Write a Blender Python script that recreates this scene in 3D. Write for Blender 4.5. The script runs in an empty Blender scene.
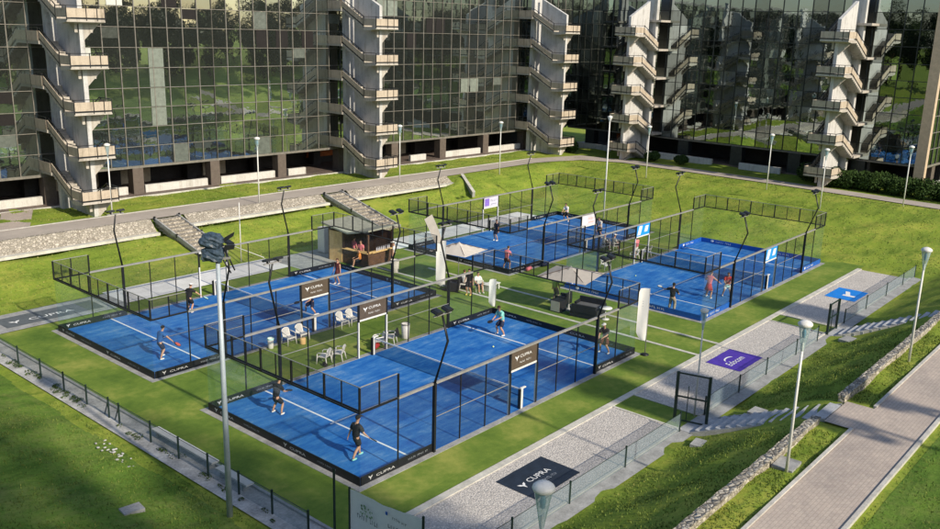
import bpy, math, random
import numpy as np
from mathutils import Vector, Matrix
random.seed(7)
rng = np.random.default_rng(7)
R = math.radians
scene = bpy.context.scene
COL = scene.collection

# ------------------------------------------------------------------ helpers
def tag(o, label=None, cat=None, group=None, kind=None):
    if label: o["label"] = label
    if cat: o["category"] = cat
    if group: o["group"] = group
    if kind: o["kind"] = kind
    return o

def empty(name, loc=(0, 0, 0), rz=0.0, label=None, cat=None, group=None):
    o = bpy.data.objects.new(name, None)
    COL.objects.link(o)
    o.location = loc
    o.rotation_euler = (0, 0, rz)
    o.empty_display_size = 0.2
    return tag(o, label, cat, group)

class MB:
    def __init__(self):
        self.v = []; self.f = []; self.m = []; self.smooth = []
    def add(self, vs, fs, mi=0, smooth=False):
        b = len(self.v)
        self.v.extend([tuple(map(float, p)) for p in vs])
        for f in fs:
            self.f.append(tuple(b + i for i in f)); self.m.append(mi); self.smooth.append(smooth)
        return self
    def box(self, x0, x1, y0, y1, z0, z1, mi=0):
        vs = [(x0, y0, z0), (x1, y0, z0), (x1, y1, z0), (x0, y1, z0), (x0, y0, z1), (x1, y0, z1), (x1, y1, z1), (x0, y1, z1)]
        fs = [(0, 3, 2, 1), (4, 5, 6, 7), (0, 1, 5, 4), (1, 2, 6, 5), (2, 3, 7, 6), (3, 0, 4, 7)]
        return self.add(vs, fs, mi)
    def beam(self, p, q, w, h=None, mi=0, up=(0, 0, 1)):
        h = h or w
        p = Vector(p); q = Vector(q); d = (q - p).normalized()
        u = Vector(up)
        if abs(d.dot(u)) > 0.98: u = Vector((1, 0, 0))
        s = d.cross(u).normalized(); t = s.cross(d).normalized()
        vs = []
        for c in (p, q):
            for a, b in ((-1, -1), (1, -1), (1, 1), (-1, 1)):
                vs.append(c + s * (a * w / 2) + t * (b * h / 2))
        fs = [(0, 1, 2, 3), (7, 6, 5, 4), (0, 4, 5, 1), (1, 5, 6, 2), (2, 6, 7, 3), (3, 7, 4, 0)]
        return self.add(vs, fs, mi)
    def tube(self, pts, rad, n=8, mi=0, cap=True):
        pts = [Vector(p) for p in pts]
        if not hasattr(rad, '__len__'): rad = [rad] * len(pts)
        vs = []; fs = []
        for i, p in enumerate(pts):
            d = (pts[min(i + 1, len(pts) - 1)] - pts[max(i - 1, 0)]).normalized()
            u = Vector((0, 0, 1)) if abs(d.z) < 0.95 else Vector((1, 0, 0))
            s = d.cross(u).normalized(); t = s.cross(d).normalized()
            for k in range(n):
                a = 2 * math.pi * k / n
                vs.append(p + s * (math.cos(a) * rad[i]) + t * (math.sin(a) * rad[i]))
        for i in range(len(pts) - 1):
            for k in range(n):
                a = i * n + k; b = i * n + (k + 1) % n
                fs.append((a, b, b + n, a + n))
        if cap:
            fs.append(tuple(range(n - 1, -1, -1))); fs.append(tuple(range((len(pts) - 1) * n, len(pts) * n)))
        return self.add(vs, fs, mi, True)
    def lathe(self, prof, c=(0, 0, 0), n=12, mi=0):
        vs = []; fs = []
        for r, z in prof:
            for k in range(n):
                a = 2 * math.pi * k / n
                vs.append((c[0] + r * math.cos(a), c[1] + r * math.sin(a), c[2] + z))
        for i in range(len(prof) - 1):
            for k in range(n):
                a = i * n + k; b = i * n + (k + 1) % n
                fs.append((a, b, b + n, a + n))
        return self.add(vs, fs, mi, True)
    def ball(self, c, r, n=10, m=7, mi=0):
        if not hasattr(r, '__len__'): r = (r, r, r)
        vs = []; fs = []
        for i in range(m + 1):
            th = math.pi * i / m
            for k in range(n):
                a = 2 * math.pi * k / n
                vs.append((c[0] + r[0] * math.sin(th) * math.cos(a), c[1] + r[1] * math.sin(th) * math.sin(a), c[2] + r[2] * math.cos(th)))
        for i in range(m):
            for k in range(n):
                a = i * n + k; b = i * n + (k + 1) % n
                fs.append((a, a + n, b + n, b))
        return self.add(vs, fs, mi, True)
    def quad(self, a, b, c, d, mi=0):
        return self.add([a, b, c, d], [(0, 1, 2, 3)], mi)
    def prism(self, poly, axis_o, ax, ay, az, t, mi=0):
        """2D poly in plane (ax, ay) from origin, extruded by t along az"""
        o = Vector(axis_o); ax = Vector(ax); ay = Vector(ay); az = Vector(az)
        n = len(poly)
        vs = [o + ax * p[0] + ay * p[1] for p in poly] + [o + ax * p[0] + ay * p[1] + az * t for p in poly]
        fs = [tuple(range(n - 1, -1, -1)), tuple(range(n, 2 * n))]
        for i in range(n):
            j = (i + 1) % n
            fs.append((i, j, j + n, i + n))
        return self.add(vs, fs, mi)
    def put(self, vf, o, ax, ay, mi=0):
        vs, fs = vf
        o = Vector(o); ax = Vector(ax); ay = Vector(ay)
        return self.add([o + ax * x + ay * y for x, y in vs], fs, mi)
    def build(self, name, mats, parent=None):
        me = bpy.data.meshes.new(name)
        me.from_pydata(self.v, [], self.f)
        if not isinstance(mats, (list, tuple)): mats = [mats]
        for m in mats: me.materials.append(m)
        me.polygons.foreach_set('material_index', self.m)
        me.polygons.foreach_set('use_smooth', self.smooth)
        me.update()
        o = bpy.data.objects.new(name, me)
        COL.objects.link(o)
        if parent is not None: o.parent = parent
        return o

def copy_tree(o, parent=None):
    c = o.copy()
    COL.objects.link(c)
    c.parent = parent
    for ch in list(o.children): copy_tree(ch, c)
    return c

_txt = {}
def text2d(s, sx=1.0, shear=0.0):
    """flat outline of the writing, height about 1, as 2D verts and faces, left-bottom at 0,0"""
    key = (s, sx, shear)
    if key in _txt: return _txt[key]
    cu = bpy.data.curves.new('t', 'FONT'); cu.body = s; cu.size = 1.4; cu.resolution_u = 2; cu.shear = shear
    ob = bpy.data.objects.new('t', cu); COL.objects.link(ob)
    dg = bpy.context.evaluated_depsgraph_get()
    me = bpy.data.meshes.new_from_object(ob.evaluated_get(dg))
    vs = np.array([v.co[:2] for v in me.vertices]); fs = [tuple(p.vertices) for p in me.polygons]
    bpy.data.objects.remove(ob); bpy.data.curves.remove(cu); bpy.data.meshes.remove(me)
    vs = (vs - vs.min(0)) * np.array([sx, 1.0])
    _txt[key] = ([tuple(v) for v in vs], fs)
    return _txt[key]
def twidth(t): return max(v[0] for v in t[0])

EMBLEM = ([(-.62, .5), (-.18, .36), (-.06, .12), (0, .2), (.06, .12), (.18, .36), (.62, .5), (.42, .1), (.16, -.05), (0, -.6), (-.16, -.05), (-.42, .1)],
          [(0, 1, 2, 10, 11), (2, 3, 4, 8, 9, 10), (4, 5, 6, 7, 8)])
def smallprint(n, seed):
    r = random.Random(seed); vs = []; fs = []; x = 0
    for i in range(n):
        w = r.uniform(.35, .6); b = len(vs); kind = r.random()
        vs += [(x, 0), (x + w * .3, 0), (x + w * .3, 1), (x, 1)]; fs.append((b, b + 1, b + 2, b + 3))
        if kind < .7:
            b = len(vs); y = r.choice((.78, .4, 0)); vs += [(x + w * .3, y), (x + w, y), (x + w, y + .22), (x + w * .3, y + .22)]; fs.append((b, b + 1, b + 2, b + 3))
        x += w + .28 + (.5 if i % 5 == 4 else 0)
    return vs, fs

# ------------------------------------------------------------------ materials
MAT = {}
def nt(name):
    m = bpy.data.materials.new(name); m.use_nodes = True
    t = m.node_tree; t.nodes.clear()
    out = t.nodes.new('ShaderNodeOutputMaterial')
    MAT[name] = m
    return m, t, out
def N(t, typ, **kw):
    n = t.nodes.new(typ)
    for k, v in kw.items():
        if k.startswith('_'): setattr(n, k[1:], v)
        else: n.inputs[k.replace('__', ' ')].default_value = v
    return n
def noise(t, scale, detail=3.0, rough=0.55, vec=None):
    n = N(t, 'ShaderNodeTexNoise', Scale=scale, Detail=detail, Roughness=rough)
    if vec is not None: t.links.new(vec, n.inputs['Vector'])
    return n
def pos(t): return t.nodes.new('ShaderNodeNewGeometry').outputs['Position']
def ramp(t, fac, stops):
    r = t.nodes.new('ShaderNodeValToRGB')
    e = r.color_ramp.elements
    while len(e) < len(stops): e.new(0.5)
    for i, (p, c) in enumerate(stops):
        e[i].position = p; e[i].color = (*c, 1) if len(c) == 3 else c
    t.links.new(fac, r.inputs['Fac'])
    return r.outputs['Color']
def mixc(t, fac, a, b, mode='MIX'):
    m = t.nodes.new('ShaderNodeMix'); m.data_type = 'RGBA'; m.blend_type = mode
    for sock, v in ((m.inputs['Factor'], fac), (m.inputs['A'], a), (m.inputs['B'], b)):
        pass
    def setin(idx, v):
        s = m.inputs[idx]
        if hasattr(v, 'is_output') or isinstance(v, bpy.types.NodeSocket): t.links.new(v, s)
        else: s.default_value = v if not isinstance(v, tuple) or len(v) == 4 else (*v, 1)
    setin(0, fac); setin(6, a); setin(7, b)
    return m.outputs[2]
def mth(t, op, a, b=0.0, c=None):
    m = t.nodes.new('ShaderNodeMath'); m.operation = op
    for i, v in enumerate((a, b, c)):
        if v is None: continue
        if isinstance(v, bpy.types.NodeSocket): t.links.new(v, m.inputs[i])
        else: m.inputs[i].default_value = v
    return m.outputs[0]
def finish(t, out, col, rough=0.6, metal=0.0, bump=None, bstr=0.3, bdist=0.02, spec=0.4):
    b = t.nodes.new('ShaderNodeBsdfPrincipled')
    if isinstance(col, bpy.types.NodeSocket): t.links.new(col, b.inputs['Base Color'])
    else: b.inputs['Base Color'].default_value = (*col, 1)
    if isinstance(rough, bpy.types.NodeSocket): t.links.new(rough, b.inputs['Roughness'])
    else: b.inputs['Roughness'].default_value = rough
    b.inputs['Metallic'].default_value = metal
    b.inputs['Specular IOR Level'].default_value = spec
    if bump is not None:
        n = N(t, 'ShaderNodeBump', Strength=bstr, Distance=bdist)
        t.links.new(bump, n.inputs['Height']); t.links.new(n.outputs['Normal'], b.inputs['Normal'])
    t.links.new(b.outputs[0], out.inputs['Surface'])
    return b
def plain(name, col, rough=0.55, metal=0.0, var=0.18, scale=3.0, bump=0.0, spec=0.4):
    m, t, out = nt(name)
    p = pos(t)
    n1 = noise(t, scale, 5, .65, p); n2 = noise(t, scale * 9, 3, .6, p)
    f = mth(t, 'ADD', mth(t, 'MULTIPLY', n1.outputs[0], .65), mth(t, 'MULTIPLY', n2.outputs[0], .35))
    lo = tuple(c * (1 - var * 1.6) for c in col); hi = tuple(min(1, c * (1 + var * 1.6)) for c in col)
    c = ramp(t, f, [(.3, lo), (.7, hi)])
    finish(t, out, c, rough, metal, f if bump else None, bump, .02, spec)
    return m

plain('black_steel', (.012, .013, .015), .45, .0, .3)
plain('dark_green_steel', (.012, .03, .022), .5, 0, .25)
plain('grey_rail', (.36, .35, .33), .45, .3, .15)
plain('pole_grey', (.42, .48, .53), .5, .2, .12)
plain('white_paint', (.72, .71, .68), .45, 0, .06)
plain('white_plastic', (.78, .76, .72), .4, 0, .05)
plain('band_black', (.010, .012, .016), .5, 0, .3)
plain('band_blue', (.012, .10, .42), .5, 0, .15)
plain('sign_brown', (.10, .075, .055), .5, 0, .15)
plain('sign_blue', (.02, .30, .75), .45, 0, .12)
plain('sign_pale', (.62, .6, .68), .45, 0, .1)
plain('lettering_white', (.82, .82, .82), .5, 0, .04)
plain('lettering_soft', (.55, .55, .56), .5, 0, .1)
plain('lettering_dark', (.05, .06, .08), .5, 0, .1)
plain('lettering_grey', (.32, .35, .40), .5, 0, .1)
plain('lettering_orange', (.75, .25, .08), .5, 0, .1)
plain('lettering_purple', (.25, .16, .55), .5, 0, .1)
plain('lettering_green', (.18, .32, .16), .5, 0, .2)
plain('mat_navy', (.016, .026, .045), .7, 0, .25, 2.5)
plain('mat_purple', (.075, .035, .36), .65, 0, .15)
plain('mat_blue', (.01, .22, .72), .65, 0, .15)
plain('mat_grey', (.10, .115, .13), .7, 0, .2)
def weathered(name, col, streak=.5, sc=1.0):
    m, t, out = nt(name)
    p = pos(t)
    mp = N(t, 'ShaderNodeMapping'); mp.inputs['Scale'].default_value = (3.2, 3.2, .22); t.links.new(p, mp.inputs[0])
    a = noise(t, sc, 5, .7, mp.outputs[0]); b = noise(t, 1.3, 5, .7, p); c = noise(t, 14, 3, .6, p)
    f = mth(t, 'ADD', mth(t, 'MULTIPLY', a.outputs[0], .6), mth(t, 'MULTIPLY', b.outputs[0], .4))
    k = ramp(t, f, [(.34, tuple(x * (1 - streak) * (1, .97, .92)[i] for i, x in enumerate(col))), (.5, col), (.7, tuple(min(1, x * 1.12) for x in col))])
    k = mixc(t, 1.0, k, ramp(t, c.outputs[0], [(.3, (.86, .86, .86)), (.7, (1.06, 1.06, 1.06))]), 'MULTIPLY')
    finish(t, out, k, .75, 0, c.outputs[0], .2, .02, .2)
weathered('tower_white', (.56, .55, .535), .4)
weathered('tower_tan', (.50, .42, .33))
weathered('tower_slab', (.48, .44, .39), .4)
plain('column_brown', (.12, .095, .08), .6, 0, .2)
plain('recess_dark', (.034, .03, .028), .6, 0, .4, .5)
plain('recess_floor', (.13, .10, .085), .6, 0, .3)
plain('recess_orange', (.50, .14, .035), .6, 0, .2)
plain('recess_cream', (.62, .53, .38), .7, 0, .25, .4)
weathered('parapet_white', (.60, .58, .54), .3)
plain('fin_beige', (.55, .42, .30), .6, 0, .12)
plain('roof_grey', (.22, .22, .21), .8, 0, .2)
plain('mullion_beige', (.20, .185, .16), .5, .1, .25)
plain('mullion_dark', (.03, .035, .035), .45, .2, .3)
plain('blind_white', (.55, .56, .52), .6, 0, .1)
plain('pane_grey', (.20, .225, .195), .25, 0, .2)
plain('blind_dull', (.12, .135, .12), .2, 0, .25)
plain('open_dark', (.01, .008, .008), .8, 0, .3)
plain('floodlight_dark', (.02, .022, .025), .4, .2, .3)
plain('floodlight_cover', (.045, .07, .10), .45, 0, .5, 9, .3)
plain('wood_brown', (.10, .05, .028), .6, 0, .35, 3)
plain('plywood', (.92, .52, .22), .6, 0, .22, 3)
plain('roof_felt', (.36, .37, .30), .8, 0, .2)
plain('wicker_black', (.014, .014, .016), .6, 0, .4, 20, .4)
plain('cushion_grey', (.12, .12, .13), .8, 0, .15)
plain('canvas_beige', (.58, .53, .47), .8, 0, .08)
plain('flag_white', (.80, .79, .77), .7, 0, .04)
plain('skin', (.52, .28, .18), .55, 0, .08)
plain('hair_dark', (.018, .012, .009), .6, 0, .3)
plain('hair_brown', (.07, .035, .018), .6, 0, .3)
plain('cloth_black', (.012, .012, .014), .8, 0, .3)
plain('cloth_navy', (.012, .018, .05), .8, 0, .3)
plain('cloth_blue', (.02, .11, .35), .8, 0, .15)
plain('cloth_white', (.75, .74, .72), .8, 0, .05)
plain('cloth_teal', (.24, .62, .55), .8, 0, .1)
plain('cloth_red', (.48, .04, .04), .8, 0, .15)
plain('cloth_pink', (.66, .18, .22), .8, 0, .15)
plain('cloth_khaki', (.33, .27, .19), .8, 0, .15)
plain('cloth_orange', (.68, .24, .05), .8, 0, .15)
plain('cloth_lime', (.50, .62, .16), .8, 0, .12)
plain('cloth_maroon', (.11, .025, .025), .8, 0, .2)
plain('cloth_yellow', (.6, .5, .05), .8, 0, .15)
plain('racket_red', (.62, .10, .06), .5, 0, .15)
plain('racket_mint', (.45, .78, .76), .5, 0, .1)
plain('racket_black', (.02, .02, .025), .5, 0, .1)
plain('ball_yellow', (.75, .85, .35), .7, 0, .1)
plain('bulb_blue', (.05, .30, .5), .4, 0, .3)
plain('kerb_concrete', (.50, .48, .44), .8, 0, .22, 2.2, .3)
plain('kerb_pale', (.55, .53, .47), .8, 0, .2, 1.5, .3)
plain('concrete_grey', (.33, .33, .325), .85, 0, .28, 1.6, .4)
plain('channel_concrete', (.42, .415, .40), .9, 0, .38, 1.1, .5)
plain('step_concrete', (.40, .41, .43), .85, 0, .25, 2.0, .3)
plain('pale_paving', (.86, .85, .82), .8, 0, .12, 1.2, .2)
plain('line_white', (.78, .80, .82), .7, 0, .06, 6)
plain('net_tape', (.8, .8, .8), .6, 0, .05)

def veil(name, col, amount, rough=0.6, var=0.0):
    m, t, out = nt(name)
    a = t.nodes.new('ShaderNodeBsdfTransparent')
    b = N(t, 'ShaderNodeBsdfDiffuse'); b.inputs['Color'].default_value = (*col, 1)
    mix = t.nodes.new('ShaderNodeMixShader')
    p = pos(t)
    n = noise(t, 1.2, 3, .6, p)
    f = mth(t, 'ADD', amount - .04, mth(t, 'MULTIPLY', n.outputs[0], .08))
    t.links.new(f, mix.inputs[0]); t.links.new(a.outputs[0], mix.inputs[1]); t.links.new(b.outputs[0], mix.inputs[2])
    t.links.new(mix.outputs[0], out.inputs['Surface'])
    return m
veil('wire_mesh', (.045, .045, .05), .22)
veil('wire_mesh_fine', (.05, .055, .06), .30)
veil('fence_mesh', (.22, .29, .33), .42)
veil('net_mesh', (.015, .018, .03), .42)

def glass(name, tint, haze, gl=.08):
    m, t, out = nt(name)
    a = N(t, 'ShaderNodeBsdfTransparent'); a.inputs['Color'].default_value = (*tint, 1)
    g = N(t, 'ShaderNodeBsdfGlossy', Roughness=.03); g.inputs['Color'].default_value = (.8, .9, 1, 1)
    d = N(t, 'ShaderNodeBsdfDiffuse'); d.inputs['Color'].default_value = (.55, .68, .72, 1)
    lw = N(t, 'ShaderNodeLayerWeight', Blend=.18)
    m1 = t.nodes.new('ShaderNodeMixShader'); m2 = t.nodes.new('ShaderNodeMixShader')
    p = pos(t); n = noise(t, .9, 4, .6, p)
    hz = mth(t, 'MULTIPLY', n.outputs[0], haze * 2)
    t.links.new(hz, m1.inputs[0]); t.links.new(a.outputs[0], m1.inputs[1]); t.links.new(d.outputs[0], m1.inputs[2])
    t.links.new(mth(t, 'MULTIPLY', lw.outputs['Fresnel'], gl * 8), m2.inputs[0])
    t.links.new(m1.outputs[0], m2.inputs[1]); t.links.new(g.outputs[0], m2.inputs[2])
    t.links.new(m2.outputs[0], out.inputs['Surface'])
    return m
glass('court_glass', (.96, .985, .985), .012, .018)
glass('lamp_glass', (.9, .95, .92), .35)

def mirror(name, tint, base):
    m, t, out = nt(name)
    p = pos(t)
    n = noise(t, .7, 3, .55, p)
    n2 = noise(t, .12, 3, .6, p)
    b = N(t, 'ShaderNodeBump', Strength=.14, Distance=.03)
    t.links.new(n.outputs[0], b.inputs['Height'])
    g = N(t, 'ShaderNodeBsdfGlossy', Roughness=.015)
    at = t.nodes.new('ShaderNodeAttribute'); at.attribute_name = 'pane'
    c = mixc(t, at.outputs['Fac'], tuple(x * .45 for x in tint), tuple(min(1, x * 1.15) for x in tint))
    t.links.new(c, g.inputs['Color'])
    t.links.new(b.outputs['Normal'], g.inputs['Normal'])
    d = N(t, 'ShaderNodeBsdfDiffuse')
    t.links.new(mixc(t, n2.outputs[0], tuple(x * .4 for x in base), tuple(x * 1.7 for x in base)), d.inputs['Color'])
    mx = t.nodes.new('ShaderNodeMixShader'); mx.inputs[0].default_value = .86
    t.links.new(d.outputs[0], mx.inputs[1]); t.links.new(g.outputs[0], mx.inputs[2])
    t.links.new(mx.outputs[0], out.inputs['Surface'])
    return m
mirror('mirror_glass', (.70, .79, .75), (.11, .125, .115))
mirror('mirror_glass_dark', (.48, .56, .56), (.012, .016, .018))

# lawns
def lawn(name, g1, g2, dry, dryamt=.5, rough_scale=1.0, dark=.78, bs=.35):
    m, t, out = nt(name)
    p = pos(t)
    a = noise(t, 26 * rough_scale, 4, .75, p); b = noise(t, 2.6, 5, .7, p); c = noise(t, .22, 5, .65, p)
    e = noise(t, 7, 4, .7, p)
    c1 = ramp(t, a.outputs[0], [(.28, tuple(x * .72 for x in g1)), (.5, g1), (.74, g2)])
    f = mth(t, 'ADD', mth(t, 'MULTIPLY', b.outputs[0], .5), mth(t, 'MULTIPLY', c.outputs[0], .6))
    fr = ramp(t, f, [(.52, (0, 0, 0)), (.72, (1, 1, 1))])
    mp = N(t, 'ShaderNodeMapping'); mp.inputs['Scale'].default_value = (.25, 1.0, 1); mp.inputs['Rotation'].default_value = (0, 0, .5); t.links.new(p, mp.inputs[0])
    w2 = noise(t, 1.1, 4, .65, mp.outputs[0])
    c1 = mixc(t, 1.0, c1, ramp(t, w2.outputs[0], [(.34, (.62, .70, .62)), (.5, (1, 1, 1)), (.68, (1.18, 1.12, 1.0))]), 'MULTIPLY')
    c2 = mixc(t, mth(t, 'MULTIPLY', fr, dryamt), c1, dry)
    c3 = mixc(t, 1.0, c2, ramp(t, mth(t, 'ADD', mth(t, 'MULTIPLY', e.outputs[0], .6), mth(t, 'MULTIPLY', c.outputs[0], .4)), [(.36, (dark, dark * 1.02, dark * .9)), (.62, (1.14, 1.12, 1.05))]), 'MULTIPLY')
    h = mth(t, 'ADD', a.outputs[0], mth(t, 'MULTIPLY', e.outputs[0], 1.5))
    finish(t, out, c3, .9, 0, h, bs, .06, .15)
    return m
lawn('lawn_grass', (.20, .285, .040), (.30, .365, .062), (.41, .385, .085), .65)
lawn('rough_grass', (.12, .22, .034), (.19, .285, .054), (.25, .24, .09), .5, 1.0, .72, .45)

def turf():
    m, t, out = nt('artificial_turf')
    p = pos(t)
    a = noise(t, 60, 3, .6, p); c = noise(t, .35, 4, .6, p); b = noise(t, 3, 4, .6, p)
    sx = t.nodes.new('ShaderNodeSeparateXYZ'); t.links.new(p, sx.inputs[0])
    st = mth(t, 'FRACT', mth(t, 'MULTIPLY', sx.outputs[1], .25))
    stripe = mth(t, 'GREATER_THAN', st, .5)
    f = mth(t, 'ADD', mth(t, 'MULTIPLY', c.outputs[0], .65), mth(t, 'ADD', mth(t, 'MULTIPLY', b.outputs[0], .25), mth(t, 'MULTIPLY', stripe, .04)))
    c1 = ramp(t, f, [(.30, (.08, .15, .024)), (.48, (.16, .24, .040)), (.64, (.32, .345, .08))])
    c2 = mixc(t, 1.0, c1, ramp(t, a.outputs[0], [(.3, (.75, .75, .75)), (.7, (1.15, 1.15, 1.1))]), 'MULTIPLY')
    finish(t, out, c2, .85, 0, a.outputs[0], .4, .02, .15)
turf()
def blue_turf():
    m, t, out = nt('blue_turf')
    p = pos(t)
    a = noise(t, 55, 3, .6, p); c = noise(t, .5, 5, .68, p); b = noise(t, 1.9, 5, .7, p)
    mp = N(t, 'ShaderNodeMapping'); mp.inputs['Scale'].default_value = (.5, 2.2, 1); t.links.new(p, mp.inputs[0])
    s = noise(t, 1.3, 5, .7, mp.outputs[0])
    f = mth(t, 'ADD', mth(t, 'MULTIPLY', c.outputs[0], .5), mth(t, 'MULTIPLY', s.outputs[0], .5))
    c1 = ramp(t, f, [(.30, (.007, .075, .36)), (.44, (.014, .135, .46)), (.54, (.045, .20, .52)), (.64, (.16, .31, .56)), (.74, (.28, .40, .58))])
    c2 = mixc(t, 1.0, c1, ramp(t, a.outputs[0], [(.3, (.8, .8, .8)), (.7, (1.12, 1.12, 1.12))]), 'MULTIPLY')
    finish(t, out, c2, .8, 0, a.outputs[0], .25, .015, .2)
blue_turf()
def gravel():
    m, t, out = nt('gravel')
    p = pos(t)
    v = N(t, 'ShaderNodeTexVoronoi', Scale=16); t.links.new(p, v.inputs['Vector'])
    c = noise(t, .5, 5, .6, p); b = noise(t, 30, 2, .6, p)
    bw = t.nodes.new('ShaderNodeRGBToBW'); t.links.new(v.outputs['Color'], bw.inputs[0])
    bwc = ramp(t, bw.outputs[0], [(.15, (.25, .25, .27)), (.8, (1.1, 1.08, 1.05))])
    c1 = mixc(t, .6, ramp(t, c.outputs[0], [(.3, (.56, .53, .50)), (.7, (.74, .70, .66))]), mixc(t, .5, (.66, .62, .58), bwc, 'MULTIPLY'))
    c2 = mixc(t, 1.0, c1, ramp(t, v.outputs['Distance'], [(.0, (1.5, 1.48, 1.45)), (.55, (.75, .75, .75))]), 'MULTIPLY')
    finish(t, out, c2, .9, 0, v.outputs['Distance'], .8, .03, .2)
gravel()
def asphalt():
    m, t, out = nt('path_paving')
    p = pos(t)
    a = noise(t, 45, 3, .7, p); c = noise(t, .4, 5, .65, p); b = noise(t, 4, 4, .7, p)
    br = N(t, 'ShaderNodeTexBrick', Scale=1.0); br.inputs['Brick Width'].default_value = .26; br.inputs['Row Height'].default_value = .13
    br.inputs['Mortar Size'].default_value = .012
    br.inputs['Color1'].default_value = (.47, .405, .36, 1); br.inputs['Color2'].default_value = (.52, .455, .40, 1); br.inputs['Mortar'].default_value = (.40, .345, .30, 1)
    t.links.new(p, br.inputs['Vector'])
    c1 = mixc(t, 1.0, br.outputs['Color'], ramp(t, mth(t, 'ADD', mth(t, 'MULTIPLY', c.outputs[0], .6), mth(t, 'MULTIPLY', b.outputs[0], .4)), [(.35, (.78, .78, .8)), (.68, (1.2, 1.16, 1.12))]), 'MULTIPLY')
    c2 = mixc(t, 1.0, c1, ramp(t, a.outputs[0], [(.3, (.75, .75, .75)), (.7, (1.2, 1.2, 1.2))]), 'MULTIPLY')
    finish(t, out, c2, .85, 0, a.outputs[0], .5, .015, .2)
asphalt()
def smooth_asphalt():
    m, t, out = nt('asphalt_grey')
    p = pos(t)
    a = noise(t, 30, 3, .7, p); c = noise(t, .35, 5, .65, p)
    c1 = ramp(t, c.outputs[0], [(.3, (.37, .325, .285)), (.7, (.50, .44, .385))])
    c2 = mixc(t, 1.0, c1, ramp(t, a.outputs[0], [(.3, (.8, .8, .8)), (.7, (1.15, 1.15, 1.15))]), 'MULTIPLY')
    finish(t, out, c2, .85, 0, a.outputs[0], .3, .01, .2)
smooth_asphalt()
def rubble(name, sc, lo, hi, gap):
    m, t, out = nt(name)
    p = pos(t)
    w = noise(t, 1.5, 2, .5, p)
    v = N(t, 'ShaderNodeTexVoronoi', Scale=sc); t.links.new(p, v.inputs['Vector'])
    ve = N(t, 'ShaderNodeTexVoronoi', Scale=sc, _feature='DISTANCE_TO_EDGE'); t.links.new(p, ve.inputs['Vector'])
    bw = t.nodes.new('ShaderNodeRGBToBW'); t.links.new(v.outputs['Color'], bw.inputs[0])
    c1 = ramp(t, bw.outputs[0], [(.2, lo), (.55, tuple((a + b) / 2 for a, b in zip(lo, hi))), (.75, hi)])
    n = noise(t, 14, 4, .7, p)
    c2 = mixc(t, 1.0, c1, ramp(t, n.outputs[0], [(.3, (.75, .74, .72)), (.7, (1.15, 1.15, 1.12))]), 'MULTIPLY')
    e = ramp(t, ve.outputs['Distance'], [(.0, (0, 0, 0)), (.09, (1, 1, 1))])
    c3 = mixc(t, e, gap, c2)
    finish(t, out, c3, .85, 0, ve.outputs['Distance'], 1.0, .12, .2)
rubble('rubble_stone', 5.2, (.34, .31, .26), (.56, .51, .44), (.15, .125, .10))
rubble('rubble_cap', 4.8, (.24, .225, .20), (.52, .485, .43), (.06, .05, .045))
def leafmat(name, a, b):
    m, t, out = nt(name)
    p = pos(t)
    n = noise(t, 1.1, 3, .6, p); n2 = noise(t, 9, 2, .6, p)
    f = mth(t, 'ADD', mth(t, 'MULTIPLY', n.outputs[0], .5), mth(t, 'MULTIPLY', n2.outputs[0], .5))
    c = ramp(t, f, [(.35, a), (.65, b)])
    bs = finish(t, out, c, .7, 0, None, spec=.2)
leafmat('hedge_leaves', (.014, .035, .008), (.055, .10, .018))
leafmat('tree_leaves', (.010, .020, .006), (.040, .056, .014))
leafmat('weed_leaves', (.03, .06, .015), (.09, .13, .03))
def blades():
    m, t, out = nt('grass_blades')
    at = t.nodes.new('ShaderNodeAttribute'); at.attribute_name = 'tone'
    c = ramp(t, at.outputs['Fac'], [(0, (.07, .115, .022)), (.5, (.14, .20, .04)), (.85, (.22, .26, .055)), (1, (.38, .34, .12))])
    finish(t, out, c, .8, 0, None, spec=.2)
blades()

# ------------------------------------------------------------------ terrain
def ss(t):
    t = np.clip(t, 0, 1); return t * t * (3 - 2 * t)
def yw(x): return 39.2 - .025 * x           # top line of the long stone wall
def H(x, y):
    x = np.asarray(x, float); y = np.asarray(y, float)
    yb = yw(x) - .85
    t = np.clip((y - 31) / (yb - 31), 0, 1)
    zb = 1.32 + .24 * ss((x - 13.5) / 3.5); hb = zb * t ** 1.1 + (2.12 - zb) * np.clip((y - yb) / .8, 0, 1)
    hs = 2.1 * ss((y - 30) / (yw(x) - 30))
    w = ss((x - 43) / 4)
    hb = hb * (1 - w) + hs * w
    hx = 2.05 * ss((x - 48.5) / 21) * .6 + 2.05 * np.clip((x - 48.8) / 19, 0, 1) * .4
    hr = 2.0 * (ss((-7.15 - y) / 4.7) * .5 + np.clip((-7.15 - y) / 4.7, 0, 1) * .5) + .12 * np.clip(-16.6 - y, 0, 70)
    hl = .13 * np.clip(-4.7 - x, 0, 45)
    return np.maximum(np.maximum(hb, hx), np.maximum(hr, hl))
def h1(x, y): return float(H(x, y))

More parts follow.
